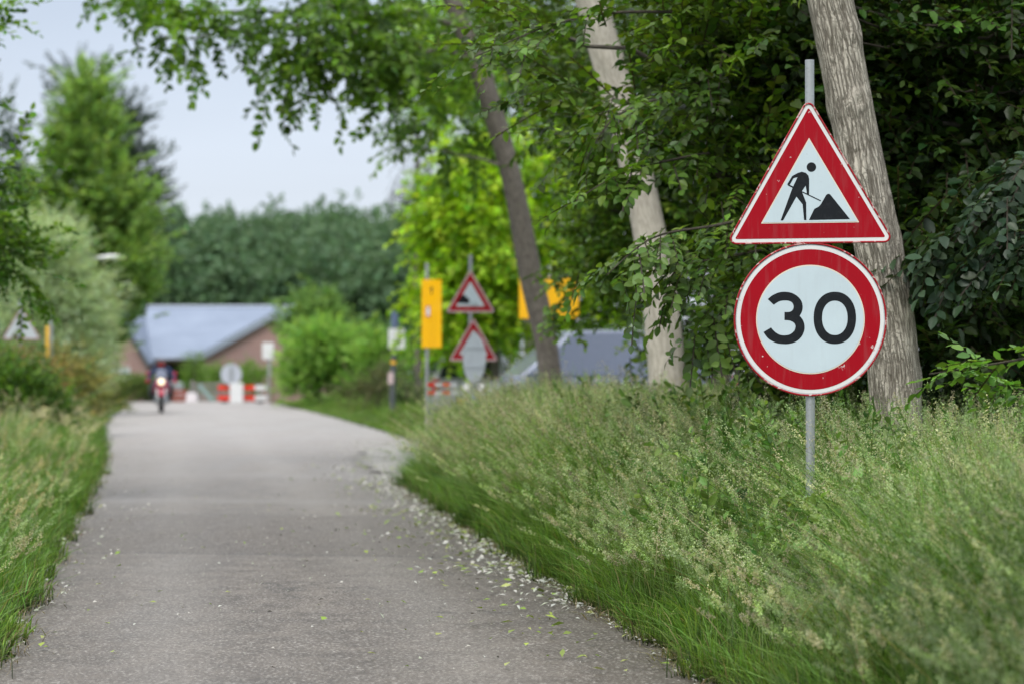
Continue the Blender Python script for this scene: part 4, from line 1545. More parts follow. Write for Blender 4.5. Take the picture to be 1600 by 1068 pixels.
# deeper rows, only glimpsed through the gaps; their shade is put into darker leaf colours
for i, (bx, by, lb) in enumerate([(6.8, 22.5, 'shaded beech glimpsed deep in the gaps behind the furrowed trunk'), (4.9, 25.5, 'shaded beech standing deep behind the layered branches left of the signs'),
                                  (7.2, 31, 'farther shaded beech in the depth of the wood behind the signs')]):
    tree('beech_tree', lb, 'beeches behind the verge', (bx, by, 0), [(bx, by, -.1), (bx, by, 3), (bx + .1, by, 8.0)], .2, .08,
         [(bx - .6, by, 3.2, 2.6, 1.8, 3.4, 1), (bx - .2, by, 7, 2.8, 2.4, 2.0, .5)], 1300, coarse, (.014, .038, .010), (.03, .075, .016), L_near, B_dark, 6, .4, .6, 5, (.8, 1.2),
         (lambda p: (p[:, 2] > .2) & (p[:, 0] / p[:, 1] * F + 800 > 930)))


# single branches standing out in front
def branch(label_paths, n, tpls, c1, c2, parent, base, spread=.12, sc=(.8, 1.1), hangd=-.2, r=.012):
    """sprays along hand-placed branch lines; becomes further limbs and leaves of their tree"""
    ps, ds, paths = [], [], []
    for pl in label_paths:
        cv = curve([tuple(at(*q)) for q in pl], 12)
        tg = norm(np.gradient(cv, axis=0))
        i = rng.integers(0, len(cv), n)
        s = np.where(rng.random(n) < .5, 1, -1)[:, None]
        sidev = norm(np.cross(tg[i], np.array([0, 0, 1.])))
        ps.append(cv[i] + rng.normal(0, spread, (n, 3)) * np.array([1, 1, .4]))
        ds.append(tg[i] * .8 + sidev * s * .55 + np.array([0, 0, hangd]) + rng.normal(0, .25, (n, 3)))
        paths.append((cv - base, np.linspace(r, .003, len(cv)), 6))
    p, d = np.concatenate(ps), np.concatenate(ds)
    t_ = np.clip(rng.normal(.5, .3, (len(p), 1)), 0, 1)
    V, Q, col = place(tpls, p - base, d, rng.uniform(*sc, len(p)), lerpc(c1, c2, t_), .25, .25)
    quads_obj('foliage', V, Q, L_near, col, parent)
    wood('limb', paths, B_twig, parent)


trees = {o['label']: o for o in bpy.data.objects if o.get('category') == 'tree'}
pb1 = trees[beech[0][1]]
branch([[(1230, 330, 15.6), (1120, 352, 15.0), (1020, 372, 14.6), (948, 430, 14.3)], [(1200, 390, 15.6), (1120, 405, 15.0), (1060, 420, 14.8), (1030, 470, 14.7)],
        [(1190, 440, 15.4), (1140, 470, 15.1), (1110, 530, 15.0)]], 30, fine_s, (.065, .125, .03), (.15, .25, .05), pb1, np.array(pb1.location), .07, (.75, 1.05), -.25)
branch([[(1130, 235, 16), (1050, 250, 15.6), (975, 268, 15.3), (905, 310, 15.1)], [(1120, 120, 16), (1040, 150, 15.7), (960, 185, 15.5), (915, 250, 15.4)], [(1080, 20, 16), (960, 20, 15.7), (860, 40, 15.4), (740, 90, 15.2)]],
       26, fine_s, (.05, .105, .016), (.13, .23, .03), pb1, np.array(pb1.location), .08, (.8, 1.1), -.15)
pb3 = trees[beech[2][1]]
branch([[(1010, 440, 26.5), (950, 432, 26), (900, 450, 25.6), (868, 480, 25.4)], [(1000, 480, 26.2), (930, 490, 25.8), (890, 510, 25.6)], [(1000, 400, 26.2), (940, 400, 25.8), (880, 425, 25.5)]], 16, fine_s, (.05, .11, .016), (.15, .27, .03), pb3, np.array(pb3.location), .08, (.8, 1.1), -.15)
pb2 = trees[beech[1][1]]
branch([[(1700, 540, 11.2), (1600, 560, 11.3), (1530, 572, 11.4), (1452, 584, 11.5)], [(1690, 600, 11.6), (1620, 610, 11.6), (1560, 600, 11.6)]], 13, fine_s, (.09, .19, .035), (.14, .28, .05), pb2, np.array(pb2.location), .03, (.6, .85), -.02, .008)
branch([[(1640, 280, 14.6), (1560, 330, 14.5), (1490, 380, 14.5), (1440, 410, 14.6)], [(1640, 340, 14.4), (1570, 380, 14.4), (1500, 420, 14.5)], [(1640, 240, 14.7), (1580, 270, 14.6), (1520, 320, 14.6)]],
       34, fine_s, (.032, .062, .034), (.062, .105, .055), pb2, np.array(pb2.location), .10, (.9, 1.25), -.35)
branch([[(1330, 10, 16), (1450, 40, 15.8), (1540, 25, 15.6), (1640, -10, 15.4)]], 20, fine_s, (.05, .12, .02), (.11, .24, .03), pb2, np.array(pb2.location), .09, (.8, 1.1), -.1)
# bare dark boughs crossing the shade
paths = []
bb = np.array(pb2.location)
for a_, b2, r in (((1680, 150, 16.5), (1340, 30, 15.9), .035), ((1640, 140, 16), (1480, 140, 15.6), .016), ((1660, 90, 16.2), (1330, 65, 15.8), .02), ((1650, 20, 16), (1450, 80, 15.7), .018), ((1640, 480, 16), (1430, 460, 15.6), .014)):
    wood('bough', [limb(np.array(at(*a_)) - bb, np.array(at(*b2)) - bb, r, .006, -.05, 14)], B_twig, pb2)

# ------------------------------------------------------------------ trees and shrubs further up the road
tree('maple_tree', 'bright yellow green maple behind the warning signs', None, (gx(775, 58), 58, 0), [(gx(775, 58), 58, -.1), (gx(770, 58), 58, 3), (gx(765, 58), 58, 6)], .16, .05,
     [el(757, 400, 57.5, 90, 135, 1.6, 1.2), el(722, 335, 57, 58, 75, 1.2, .6), el(800, 330, 58, 120, 110, 1.6, .9), el(860, 450, 59, 120, 120, 1.6, .9), el(712, 480, 57, 45, 70, 1.2, .6), el(790, 255, 59, 85, 55, 1.3, .5), el(930, 400, 60, 110, 140, 1.5, .7)],
     3400, [spray(9, .6, .17, .12, False, .6, .35) for _ in range(4)], (.19, .37, .012), (.40, .55, .025), L_bright, B_dark, 10, .28, .45, 8, (.8, 1.2), droop=-.2, jit=.3)
tree('lime_tree', 'soft green tree behind the dark leaning trunk, above the yellow green maple', None, (gx(830, 66), 66, 0), [(gx(830, 66), 66, -.1), (gx(825, 66), 66, 5), (gx(820, 66), 66, 9)], .2, .06,
     [el(780, 110, 65, 110, 110, 1.8, 1), el(700, 130, 64, 70, 90, 1.5, .55), el(880, 150, 66, 120, 120, 1.8, .9), el(720, 30, 65, 90, 70, 1.8, .6), el(960, 220, 66, 90, 140, 1.8, .6)], 850, coarse, (.14, .28, .025), (.30, .50, .05), L_lit, B_dark, 8, .35, .5, 6, jit=.3)
tree('birch_tree', 'thin grey hanging twigs of a birch against the sky left of the leafy trunk', None, (gx(655, 70), 70, 0), [(gx(655, 70), 70, -.1), (gx(650, 70), 70, 5), (gx(655, 70), 70, 9)], .12, .04,
     [el(655, 170, 70, 32, 110, .7, 1), el(640, 290, 70, 20, 60, .6, .5), el(690, 90, 70, 50, 80, 1, .6)], 420, lace, (.045, .06, .035), (.08, .10, .05), L_far, B_dark, 6, .22, .6, 8, (.8, 1.3), droop=-1.2)

Yp = 108
tree('poplar_tree', 'tall pointed light green tree rising on the left above the willow', None, (gx(135, Yp), Yp, 0), [(gx(135, Yp), Yp, -.1), (gx(132, Yp), Yp, 7), (gx(125, Yp), Yp, 13.5)], .3, .05,
     [el(132, 160, Yp, 22, 55, .7, .4), el(137, 230, Yp, 55, 75, 1.5, .9), el(152, 320, Yp, 88, 80, 2.3, 1.4), el(157, 410, Yp, 92, 80, 2.6, 1.5), el(102, 400, Yp, 80, 90, 2.3, 1.0), el(132, 500, Yp, 62, 75, 2.2, .8), el(72, 300, Yp, 40, 60, 1.4, .4)],
     3600, [spray(13, .8, .24, .14, False, .9, .1) for _ in range(4)], (.15, .26, .075), (.30, .44, .13), L_lit, B_dark, 9, .34, .5, 8, (.8, 1.2), droop=0, upright=.75, jit=.3)
Yq = 126
tree('alder_tree', 'dark feathery tree showing behind the tall pointed tree', None, (gx(150, Yq), Yq, 0), [(gx(150, Yq), Yq, -.1), (gx(150, Yq), Yq, 8), (gx(130, Yq), Yq, 16)], .3, .05,
     [el(120, 150, Yq, 36, 60, 1.5, .6), el(170, 200, Yq, 38, 70, 1.5, .8), el(200, 265, Yq, 26, 50, 1.3, .6), el(226, 290, Yq, 16, 50, 1.0, .3), el(215, 360, Yq, 38, 60, 1.5, .5)], 800,
     [spray(12, 1.1, .26, .12, False, .9, .1) for _ in range(4)], (.022, .045, .026), (.045, .08, .04), L_far, B_dark, 8, .4, .55, 12, (.8, 1.2), droop=0, upright=.9)
tree('alder_tree', 'dark tree at the far left edge behind the pointed tree', None, (gx(-20, 118), 118, 0), [(gx(-20, 118), 118, -.1), (gx(-20, 118), 118, 6), (gx(-10, 118), 118, 13)], .3, .05,
     [el(0, 250, 118, 40, 90, 1.5, 1), el(20, 330, 118, 40, 70, 1.5, .6), el(-40, 350, 118, 60, 150, 2, 1)], 600, [spray(12, 1.1, .26, .14, False, .9, .1) for _ in range(3)], (.03, .06, .035), (.06, .10, .05), L_far, B_dark, 8, .4, .5, 8, upright=.6)
Yw = 71
tree('willow_tree', 'silvery green bushy willow beside the street lamp', None, (gx(105, Yw), Yw, 0), [(gx(105, Yw), Yw, -.1), (gx(110, Yw), Yw, 2), (gx(100, Yw), Yw, 4.5)], .25, .08,
     [el(70, 400, Yw, 70, 55, 1.2, .9), el(112, 458, Yw, 60, 58, 1.2, 1.1), el(122, 510, Yw, 42, 65, 1.1, .8), el(60, 480, Yw, 70, 75, 1.2, .9), el(80, 362, Yw, 35, 25, .8, .3), el(100, 560, Yw, 80, 50, 1.2, .7), el(145, 545, Yw, 20, 45, .8, .3)],
     4300, willow_t, (.38, .50, .34), (.62, .71, .54), L_bright, B_dark, 10, .19, .5, 8, (.7, 1.05), droop=.1, upright=.3, jit=.3)
# near tree on the left, its trunk outside the frame
tree('roadside_tree', 'near tree reaching in with dark green leafy branches from the left edge', None, (-7.6, 26, 0), [(-7.6, 26, -.1), (-7.5, 26, 3), (-7.3, 26, 8)], .2, .1,
     [el(-63, 190, 25, 45, 30, .6, .4), el(-38, 345, 25, 34, 50, .6, 1.0), el(-30, 372, 25, 42, 20, .5, .6), el(-83, 300, 25, 40, 150, .7, 1.0), el(-50, 20, 25, 22, 40, .4, .22), el(32, 425, 25, 30, 8, .3, .2), el(47, 375, 25, 30, 12, .25, .12), el(-3, 180, 25, 42, 12, .3, .16), el(2, 270, 25, 26, 20, .3, .15), el(-208, 200, 26, 100, 260, 1, 1.0)],
     420, midl, (.05, .125, .016), (.17, .31, .032), L_lit, B_dark, 7, .13, .5, 14, (.75, 1.05), droop=-.15, limb_r=.035, jit=.3)


def shrub(label, px, Y, ells, n, tp, c1, c2, mat=L_far, name='shrub', rad=.18, group=None, upright=.4, nl=6, z0=0.0, jit=.28):
    x = gx(px, Y)
    return tree(name, label, group, (x, Y, z0), [(x, Y, z0 - .1), (x + .03, Y, z0 + .4), (x, Y, z0 + .9)], .05, .025, ells, n, tp, c1, c2, mat, B_twig, 9, rad, .55, nl, (.7, 1.1), (lambda p: p[:, 2] > z0 + .03), 0, 8, .5, upright, 'shrub', None, jit, .1, .02)


sm = [spray(9, .35, .075, .045, False, .8, .2) for _ in range(4)]
md = [spray(9, .5, .13, .08, False, .9, .2) for _ in range(4)]
lg = [spray(9, .5, .17, .085, False, .9, .15) for _ in range(4)]
shrub('dark green hedge shrub with red tinted tips at the left edge', 20, 40, [el(25, 612, 40, 55, 34, .7, 1), el(-20, 615, 40, 55, 44, .8, .8), el(60, 645, 40, 50, 36, .7, .8)], 1500, sm, (.05, .13, .018), (.15, .28, .035), L_near)
shrub('rust tinged shrub top under the grey triangle at the left edge', 15, 46, [el(10, 585, 46, 45, 16, .5, 1), el(50, 600, 46, 40, 18, .5, .7), el(30, 635, 46, 70, 40, .6, .8)], 700, sm, (.22, .18, .05), (.40, .23, .09), L_far)
shrub('ochre and green shrub under the yellow edge-on panel', 95, 50, [el(98, 592, 50, 36, 30, .6, 1), el(75, 630, 50, 55, 50, .7, .9), el(122, 622, 50, 26, 45, .5, .6)], 1100, sm, (.18, .21, .05), (.36, .31, .09), L_far)
shrub('pale grey green shrub at the edge of the road below the willow', 140, 60, [el(140, 615, 60, 26, 35, .5, 1), el(120, 640, 60, 35, 35, .5, .8)], 420, sm, (.20, .27, .10), (.38, .41, .19), L_far)
shrub('small reddish green shrub beside the far left bend of the road', 170, 76, [el(168, 610, 76, 18, 24, .5, 1), el(178, 628, 76, 16, 14, .4, .7), el(155, 620, 76, 24, 30, .5, .8)], 460, sm, (.13, .24, .04), (.30, .29, .08), L_far)
shrub('large rounded light green shrub at the end of the verge', 500, 86, [el(485, 562, 86, 36, 42, 1.3, 1), el(527, 558, 86, 30, 42, 1.2, .9), el(505, 532, 86, 34, 26, 1.1, .7), el(472, 592, 86, 26, 26, 1, .5), el(545, 600, 86, 28, 28, 1, .5)], 1900, lg, (.15, .32, .055), (.34, .52, .13), L_lit, rad=.22)
shrub('darker round shrub top showing behind the large light green shrub', 495, 94, [el(494, 486, 94, 30, 24, 1, 1), el(466, 504, 94, 20, 18, .9, .5), el(500, 530, 94, 40, 50, 1.2, .8)], 800, lg, (.10, .21, .04), (.20, .33, .07), L_far, rad=.28)
shrub('small light green shrub between the large rounded shrub and the slim dark post', 590, 80, [el(588, 552, 80, 26, 28, .8, 1), el(605, 580, 80, 30, 35, .8, .7)], 520, lg, (.16, .32, .05), (.30, .48, .11), L_bright)
shrub('dull brownish bramble low behind the slim dark post', 590, 72, [el(585, 612, 72, 32, 28, .7, 1), el(608, 590, 72, 22, 22, .6, .6), el(560, 625, 72, 30, 22, .6, .6)], 520, sm, (.08, .11, .04), (.20, .19, .09), L_far)
shrub('dark green clipped hedge piece right of the slim dark post', 634, 68, [el(640, 628, 68, 22, 24, .5, 1)], 260, sm, (.02, .045, .012), (.05, .09, .02), L_far)
for px, py, r_, Y, lb in ((304, 586, 14, 106, 'small pale green garden shrub in front of the dark barn doorway'), (343, 582, 18, 108, 'garden shrub behind the round grey plate'), (396, 584, 18, 106, 'rounded bright green garden shrub right of the round grey plate')):
    shrub(lb, px, Y, [el(px, py, Y, r_, 12, .6, 1), el(px, py + 18, Y, r_ * .9, 16, .6, .8)], 520, sm, (.11, .24, .03), (.26, .44, .07), L_bright, 'garden_shrub', .15, 'garden shrubs before the barn', z0=-.4)
shrub('slender pale sapling top above the garden shrubs before the barn roof', 304, 104, [el(304, 564, 104, 5, 10, .3, 1), el(304, 580, 104, 10, 12, .4, .8)], 200, sm, (.12, .22, .05), (.24, .36, .10), L_bright, 'garden_shrub', .12, None, z0=-.3)
# clipped hedge
xh0, xh1 = gx(186, 100.5), gx(238, 100.5)
N_ = 1500
hp_ = np.stack([rng.uniform(xh0, xh1, N_), 100.5 + rng.uniform(-.45, .45, N_), rng.random(N_) ** .5 * 1.05], -1)
b0 = np.array(((xh0 + xh1) / 2, 100.5, 0))
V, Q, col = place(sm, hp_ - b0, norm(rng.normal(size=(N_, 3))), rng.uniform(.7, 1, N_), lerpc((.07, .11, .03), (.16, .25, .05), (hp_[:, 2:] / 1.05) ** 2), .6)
t = thing('hedge', 'dark clipped hedge at the end of the road left of the motorcycle', 'hedge', tuple(b0))
quads_obj('foliage', V, Q, L_far, col, t)
wood('trunk', [(np.array([(x_, 0, -.1), (x_ + .03, 0, .4), (x_, .03, .8)]), np.array([.03, .02, .01]), 6) for x_ in np.linspace(xh0 - b0[0] + .2, xh1 - b0[0] - .2, 5)], B_twig, t)

# far wood: reads as one mass, distance haze put into its leaf colours
cs = []
for row, (Yr_, hh) in enumerate(((205, 10.5), (222, 13.4), (240, 15.8), (258, 17.6), (276, 19.2), (294, 20.6))):
    for x in np.arange(gx(60, Yr_), gx(800, Yr_), 3.0):
        xx, yy_ = x + rng.normal(0, .9), Yr_ + rng.normal(0, 4)
        hgt = hh * rng.uniform(.95, 1.03) * (1 - .025 * (xx + 15) / 40)
        r_ = rng.uniform(2.0, 3.2)
        cs.append((xx, yy_, hgt * .72, r_, r_, hgt * .27, 1))
        cs.append((xx, yy_, hgt * .38, r_ * 1.1, r_ * 1.1, hgt * .34, .7))
p, out, cc = clumps(cs, 46000, 5, .75, .45)
p = p[p[:, 2] > 0]
d = norm(rng.normal(size=p.shape) + np.array([0, -.3, .5]))
tm_ = np.clip(rng.normal(.5, .25, (len(p), 1)) + (p[:, 2:] - 10) / 40, 0, 1)
V, Q, col = place(far_t, p, d, rng.uniform(.7, 1.2, len(p)), lerpc((.072, .135, .066), (.112, .19, .095), tm_), .8, .2, (.09, .14, .085))
tag(quads_obj('forest', V, Q, L_far, col), kind='stuff')
# ------------------------------------------------------------------ grass: nobody could count it
def blades(base, h, wd, az, lean, c0, c1, roll=None, ts=(0, .4, .75, 1.0), ws=(1, .85, .5, .06)):
    N = len(base)
    d = np.stack([np.cos(az), np.sin(az), 0 * az], -1)
    ro = az + math.pi / 2 + rng.normal(0, .8, N) if roll is None else roll
    s = np.stack([np.cos(ro), np.sin(ro), 0 * ro], -1)
    V = np.empty((N, len(ts), 2, 3))
    K = np.empty((N, len(ts), 2, 3))
    for i, (t, w_) in enumerate(zip(ts, ws)):
        c = base + d * (lean * h * t * t)[:, None] + np.array([0, 0, 1.])[None] * (h * (t - .30 * lean * t * t))[:, None]
        V[:, i, 0] = c - s * (wd * w_ / 2)[:, None]
        V[:, i, 1] = c + s * (wd * w_ / 2)[:, None]
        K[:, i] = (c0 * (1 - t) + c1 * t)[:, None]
    n_ = len(ts)
    q = np.array([[2 * i, 2 * i + 1, 2 * i + 3, 2 * i + 2] for i in range(n_ - 1)])
    Q = (q[None] + (np.arange(N) * n_ * 2)[:, None, None]).reshape(-1, 4)
    return V.reshape(-1, 3), Q, K.reshape(-1, 3)


def stem_at(base, h, az, lean, t):
    d = np.stack([np.cos(az), np.sin(az), 0 * az], -1)
    return base[:, None] + d[:, None] * (lean * h)[:, None, None] * (t * t)[..., None] + np.array([0, 0, 1.]) * (h[:, None] * (t - .30 * lean[:, None] * t * t))[..., None]


def panicles(base, h, az, lean, K, c, top=.22, spread=.035, size=(.008, .003), clumpy=0.0):
    """seed heads: many small spikelets round the top of each stem"""
    N = len(base)
    u = rng.random((N, K))
    if clumpy:
        u = np.clip((np.floor(u * 7) + .5 + rng.normal(0, .22, (N, K))) / 7, 0, 1)
    t = 1 - top * u
    p = stem_at(base, h, az, lean, t)
    rad = spread * (.25 + .75 * np.sin(np.pi * np.clip(u * .85 + .1, 0, 1)))
    a = rng.uniform(0, 2 * np.pi, (N, K))
    rr = rad * (1 - .0 * u) * np.sqrt(rng.random((N, K)))
    p = p + np.stack([np.cos(a) * rr, np.sin(a) * rr, -.5 * rr + rng.normal(0, .006, (N, K))], -1)
    ax = norm(np.stack([np.cos(a) * .7, np.sin(a) * .7, rng.normal(.35, .5, (N, K))], -1) + rng.normal(0, .25, (N, K, 3)))
    bx = norm(np.cross(ax, rng.normal(size=(N, K, 3))))
    s = rng.uniform(.7, 1.3, (N, K, 1))
    l, w_ = size
    V = np.stack([p - ax * s * l / 2, p + bx * s * w_ / 2, p + ax * s * l / 2, p - bx * s * w_ / 2], 2)
    col = c[:, None] * (1 + rng.normal(0, .18, (N, K, 1)))
    col = np.repeat(col[:, :, None], 4, 2)
    M_ = N * K
    Q = np.arange(M_ * 4).reshape(M_, 4)
    return V.reshape(-1, 3), Q, col.reshape(-1, 3)


def merge(parts):
    Vs, Qs, Cs, b = [], [], [], 0
    for V, Q, c in parts:
        Vs.append(V)
        Qs.append(Q + b)
        Cs.append(c)
        b += len(V)
    return np.concatenate(Vs), np.concatenate(Qs), np.concatenate(Cs)


def gz(d):
    return .10 * sstep(.1, 1.5, d)


def patchy(x, y, s=1.0):
    return .5 + .25 * np.sin(x * 2.3 * s + 1.1 * np.sin(y * 1.3 * s)) + .25 * np.sin(y * 1.9 * s + 2 * np.sin(x * 1.1 * s) + .7)


def trodden(x, Y):
    """grass pressed down round the foot of the sign pole"""
    return 1 - .55 * np.exp(-((x - S0.x * Y / SY) / .13) ** 2) * ((Y > 10.2) & (Y < 12.9))


def verge(n, ya, yb, dmax, side, hmin, hmax, wid, c_root, c_a, c_b, dpow=1.0, ypow=1.0, cut=None, reach=1.3, lean0=.42):
    Y = ya + (yb - ya) * rng.random(n) ** ypow
    d = dmax * rng.random(n) ** dpow - .17 * rng.random(n) * (.35 + wig(Y, 2.1))
    x = (XR(Y) + d) if side > 0 else (XL(Y) - d)
    k = np.ones(n, bool) if cut is None else cut(x, Y, d)
    x, Y, d = x[k], Y[k], d[k]
    n = len(x)
    tuft = patchy(x, Y, 1.6)
    h = (hmin + (hmax - hmin) * sstep(-.05, reach, d)) * rng.uniform(.5, 1.15, n) * (.62 + .62 * tuft)
    h = h * trodden(x, Y)
    az = (math.pi if side > 0 else 0) + 1.6 * np.sin(3.1 * x + 2.3 * Y + 2 * np.sin(1.7 * Y)) * .6 + rng.normal(0, 1.0, n)
    lean = np.abs(rng.normal(lean0, .30, n))
    t = np.clip(rng.normal(.5, .25, (n, 1)) + .35 * (patchy(x, Y, .9)[:, None] - .5), 0, 1)
    tip = lerpc(c_a, c_b, t) * np.clip(1 + rng.normal(0, .30, (n, 1)), .35, 2) * (1 + rng.normal(0, .08, (n, 3)))
    dry = rng.random(n) < .05
    tip[dry] = np.array((.42, .35, .18)) * rng.uniform(.7, 1.2, (dry.sum(), 1))
    root = np.array(c_root)[None] * np.ones((n, 1))
    base = np.stack([x, Y, gz(d)], -1)
    return blades(base, h, wid * rng.uniform(.6, 1.4, n), az, lean, root, tip)


def seeds(n, ya, yb, dmin, dmax, side, h0, h1, K, cols, ypow=1.0, cut=None, size=(.009, .0035), spread=.035, top=.24, clumpy=0.0, wstem=.0022, bias=.35, reach=1.5):
    Y = ya + (yb - ya) * rng.random(n) ** ypow
    d = dmin + (dmax - dmin) * rng.random(n)
    x = (XR(Y) + d) if side > 0 else (XL(Y) - d)
    k = (rng.random(n) < .35 + .65 * patchy(x, Y, 1.2))
    if cut is not None:
        k &= cut(x, Y, d)
    x, Y, d = x[k], Y[k], d[k]
    n = len(x)
    h = (h0 + (h1 - h0) * sstep(dmin, reach, d)) * rng.uniform(.72, 1.12, n)
    h = h * trodden(x, Y)
    az = rng.normal(math.pi if side > 0 else 0, 1.3, n)
    lean = np.abs(rng.normal(bias, .18, n))
    base = np.stack([x, Y, gz(d)], -1)
    cols = np.array(cols)
    c = cols[rng.integers(0, len(cols), n)] * np.clip(1 + rng.normal(0, .26, (n, 1)), .4, 1.6)
    st = blades(base, h, np.full(n, wstem), az, lean, np.tile((.09, .17, .035), (n, 1)), c * .8, None, (0, .5, .8, 1), (1, .9, .7, .4))
    return merge([st, panicles(base, h, az, lean, K, c, top, spread, size, clumpy)])


PALE = [(.37, .45, .24), (.30, .41, .18), (.47, .48, .30), (.25, .37, .15), (.42, .39, .27), (.33, .43, .23)]
HEAD = [(.40, .46, .24), (.50, .50, .31), (.34, .45, .19), (.45, .42, .29), (.27, .39, .15)]
root_c = (.007, .017, .004)  # shade deep between the blades, painted into the root colour
ga, gb = (.075, .195, .024), (.23, .40, .06)
ea, eb = (.13, .29, .04), (.31, .49, .09)
mouth = lambda x, y, d: (y < 29.2 - .20 * d)
right = [
    verge(12000, 5.2, 10, 1.6, 1, .30, 1.0, .0065, root_c, (.04, .115, .016), (.11, .21, .04), 1.0, .9, reach=.9),
    verge(46000, 5.5, 16, 2.6, 1, .26, .95, .0058, root_c, ga, gb, 1.0, .8, reach=1.0),
    verge(22000, 8.5, 16, .7, 1, .12, .45, .0045, root_c, ea, eb, 1.0, .8, lean0=.6),
    verge(46000, 15, 29.2, 2.6, 1, .34, 1.05, .0078, root_c, ga, gb, 1.1, .9, mouth, reach=.6),
    verge(15000, 15, 29.2, .6, 1, .12, .5, .007, root_c, ea, eb, 1.0, .9, mouth, lean0=.6),
    verge(7000, 7, 16, 2.4, 1, .34, 1.05, .010, root_c, (.08, .20, .035), (.27, .43, .10), .9, .8, reach=.9, lean0=.95),
    verge(7000, 15, 29.2, 2.2, 1, .36, 1.1, .012, root_c, (.08, .20, .035), (.27, .43, .10), .9, .9, mouth, reach=.7, lean0=.95),
    # compact clustered heads, feathery plumes, airy nodding heads
    seeds(2200, 7, 16, .05, 2.7, 1, .55, 1.08, 70, HEAD, .8, None, (.0115, .0065), .020, .15, 1.0, wstem=.003, reach=1.1),
    seeds(2300, 7, 16, .10, 2.7, 1, .60, 1.15, 100, PALE, .8, None, (.0100, .0045), .019, .15, wstem=.0025, reach=1.1),
    seeds(1300, 8, 16, .25, 2.7, 1, .80, 1.25, 70, PALE, .8, None, (.0120, .0045), .050, .26, bias=.55, reach=1.1),
    seeds(700, 5.0, 9.0, -.1, 1.3, 1, .85, 1.2, 80, [(.13, .19, .09), (.19, .23, .13)], 1, None, (.0115, .0048), .045, .30, reach=.7),
    seeds(3600, 15, 29.4, .04, 3.0, 1, .70, 1.18, 60, HEAD, .9, mouth, (.015, .0085), .024, .16, 1.0, wstem=.0035, reach=.7),
    seeds(2700, 15, 29.4, .06, 3.0, 1, .75, 1.22, 70, PALE, .9, mouth, (.0135, .0062), .026, .16, wstem=.003, reach=.7),
    seeds(1600, 17, 29.4, .15, 3.0, 1, .95, 1.36, 50, [(.33, .27, .20), (.36, .32, .22), (.40, .38, .26)], .9, mouth, (.016, .0065), .055, .26, bias=.55, reach=.6),
]
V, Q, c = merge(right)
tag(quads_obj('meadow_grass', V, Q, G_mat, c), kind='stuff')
left = [
    verge(34000, 11, 34, 2.6, -1, .22, .62, .0085, root_c, ga, gb, 1.0, .9, reach=1.2),
    verge(14000, 11, 38, .8, -1, .14, .48, .008, root_c, ea, eb, 1.0, .9, lean0=.6),
    verge(24000, 32, 64, 3.2, -1, .25, .62, .014, root_c, ga, (.19, .34, .055), 1.0, 1.0, reach=.9),
    verge(16000, 60, 97, 3.5, -1, .10, .42, .022, root_c, (.09, .23, .03), (.20, .38, .06), 1.0, 1.0, reach=1.2),
    verge(6000, 11, 40, 2.2, -1, .30, .65, .011, root_c, (.10, .25, .035), (.24, .40, .09), .9, .9, reach=.8, lean0=.9),
    seeds(2400, 12, 34, .1, 2.6, -1, .45, .86, 60, PALE + [(.55, .46, .28), (.50, .42, .25)], 1, None, (.0135, .0065), .024, reach=1.2),
    seeds(650, 34, 62, .2, 2.0, -1, .6, .95, 30, [(.55, .50, .35), (.48, .46, .30)], 1, None, (.03, .012), .06, reach=.9),
]
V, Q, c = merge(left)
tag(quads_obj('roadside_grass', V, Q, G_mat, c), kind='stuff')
far_ = [
    verge(34000, 47, 97, 7.0, 1, .10, .75, .022, root_c, (.12, .26, .035), (.28, .44, .09), 1.1, 1.0, lambda x, y, d: (y > 47.3 + .1 * d), reach=3.5),
    verge(9000, 46.5, 60, 8.0, 1, .10, .35, .02, root_c, (.16, .33, .035), (.30, .48, .07), 1.0, 1.0, lambda x, y, d: (y > 46.8), reach=4),
    seeds(700, 50, 90, 1.5, 6.5, 1, .6, 1.0, 26, [(.30, .32, .18), (.24, .28, .12)], 1, None, (.035, .014), .07),
]
V, Q, c = merge(far_)
tag(quads_obj('bank_grass', V, Q, G_mat, c), kind='stuff')

# dry thatch and soil crumbs where the turf meets the asphalt
th = []
for side, n_, y0, y1 in ((1, 5200, 9, 30), (-1, 3000, 11, 40)):
    Yt = y0 + (y1 - y0) * rng.random(n_)
    dt = rng.normal(.0, .07, n_)
    xt = (XR(Yt) + dt) if side > 0 else (XL(Yt) - dt)
    bt_ = np.stack([xt, Yt, np.full(n_, .004) + .01 * rng.random(n_)], -1)
    tipc = np.array([(.34, .28, .17), (.24, .19, .12), (.30, .30, .14), (.12, .09, .06)])[rng.integers(0, 4, n_)]
    th.append(blades(bt_, rng.uniform(.03, .11, n_), rng.uniform(.003, .008, n_), rng.uniform(0, 6.28, n_), rng.uniform(1.2, 2.6, n_), tipc * .6, tipc))
Yt = 8 + 21 * rng.random(420)                      # bent straw stalks of last year
dt = .1 + 2.2 * rng.random(420)
th.append(blades(np.stack([XR(Yt) + dt, Yt, .05 + .35 * rng.random(420)], -1), rng.uniform(.35, .85, 420), rng.uniform(.003, .006, 420), rng.uniform(0, 6.28, 420), rng.uniform(.5, 1.6, 420), np.tile((.30, .24, .14), (420, 1)), np.tile((.50, .42, .26), (420, 1))))
V, Q, c = merge(th)
tag(quads_obj('thatch', V, Q, G_mat, c), kind='stuff')

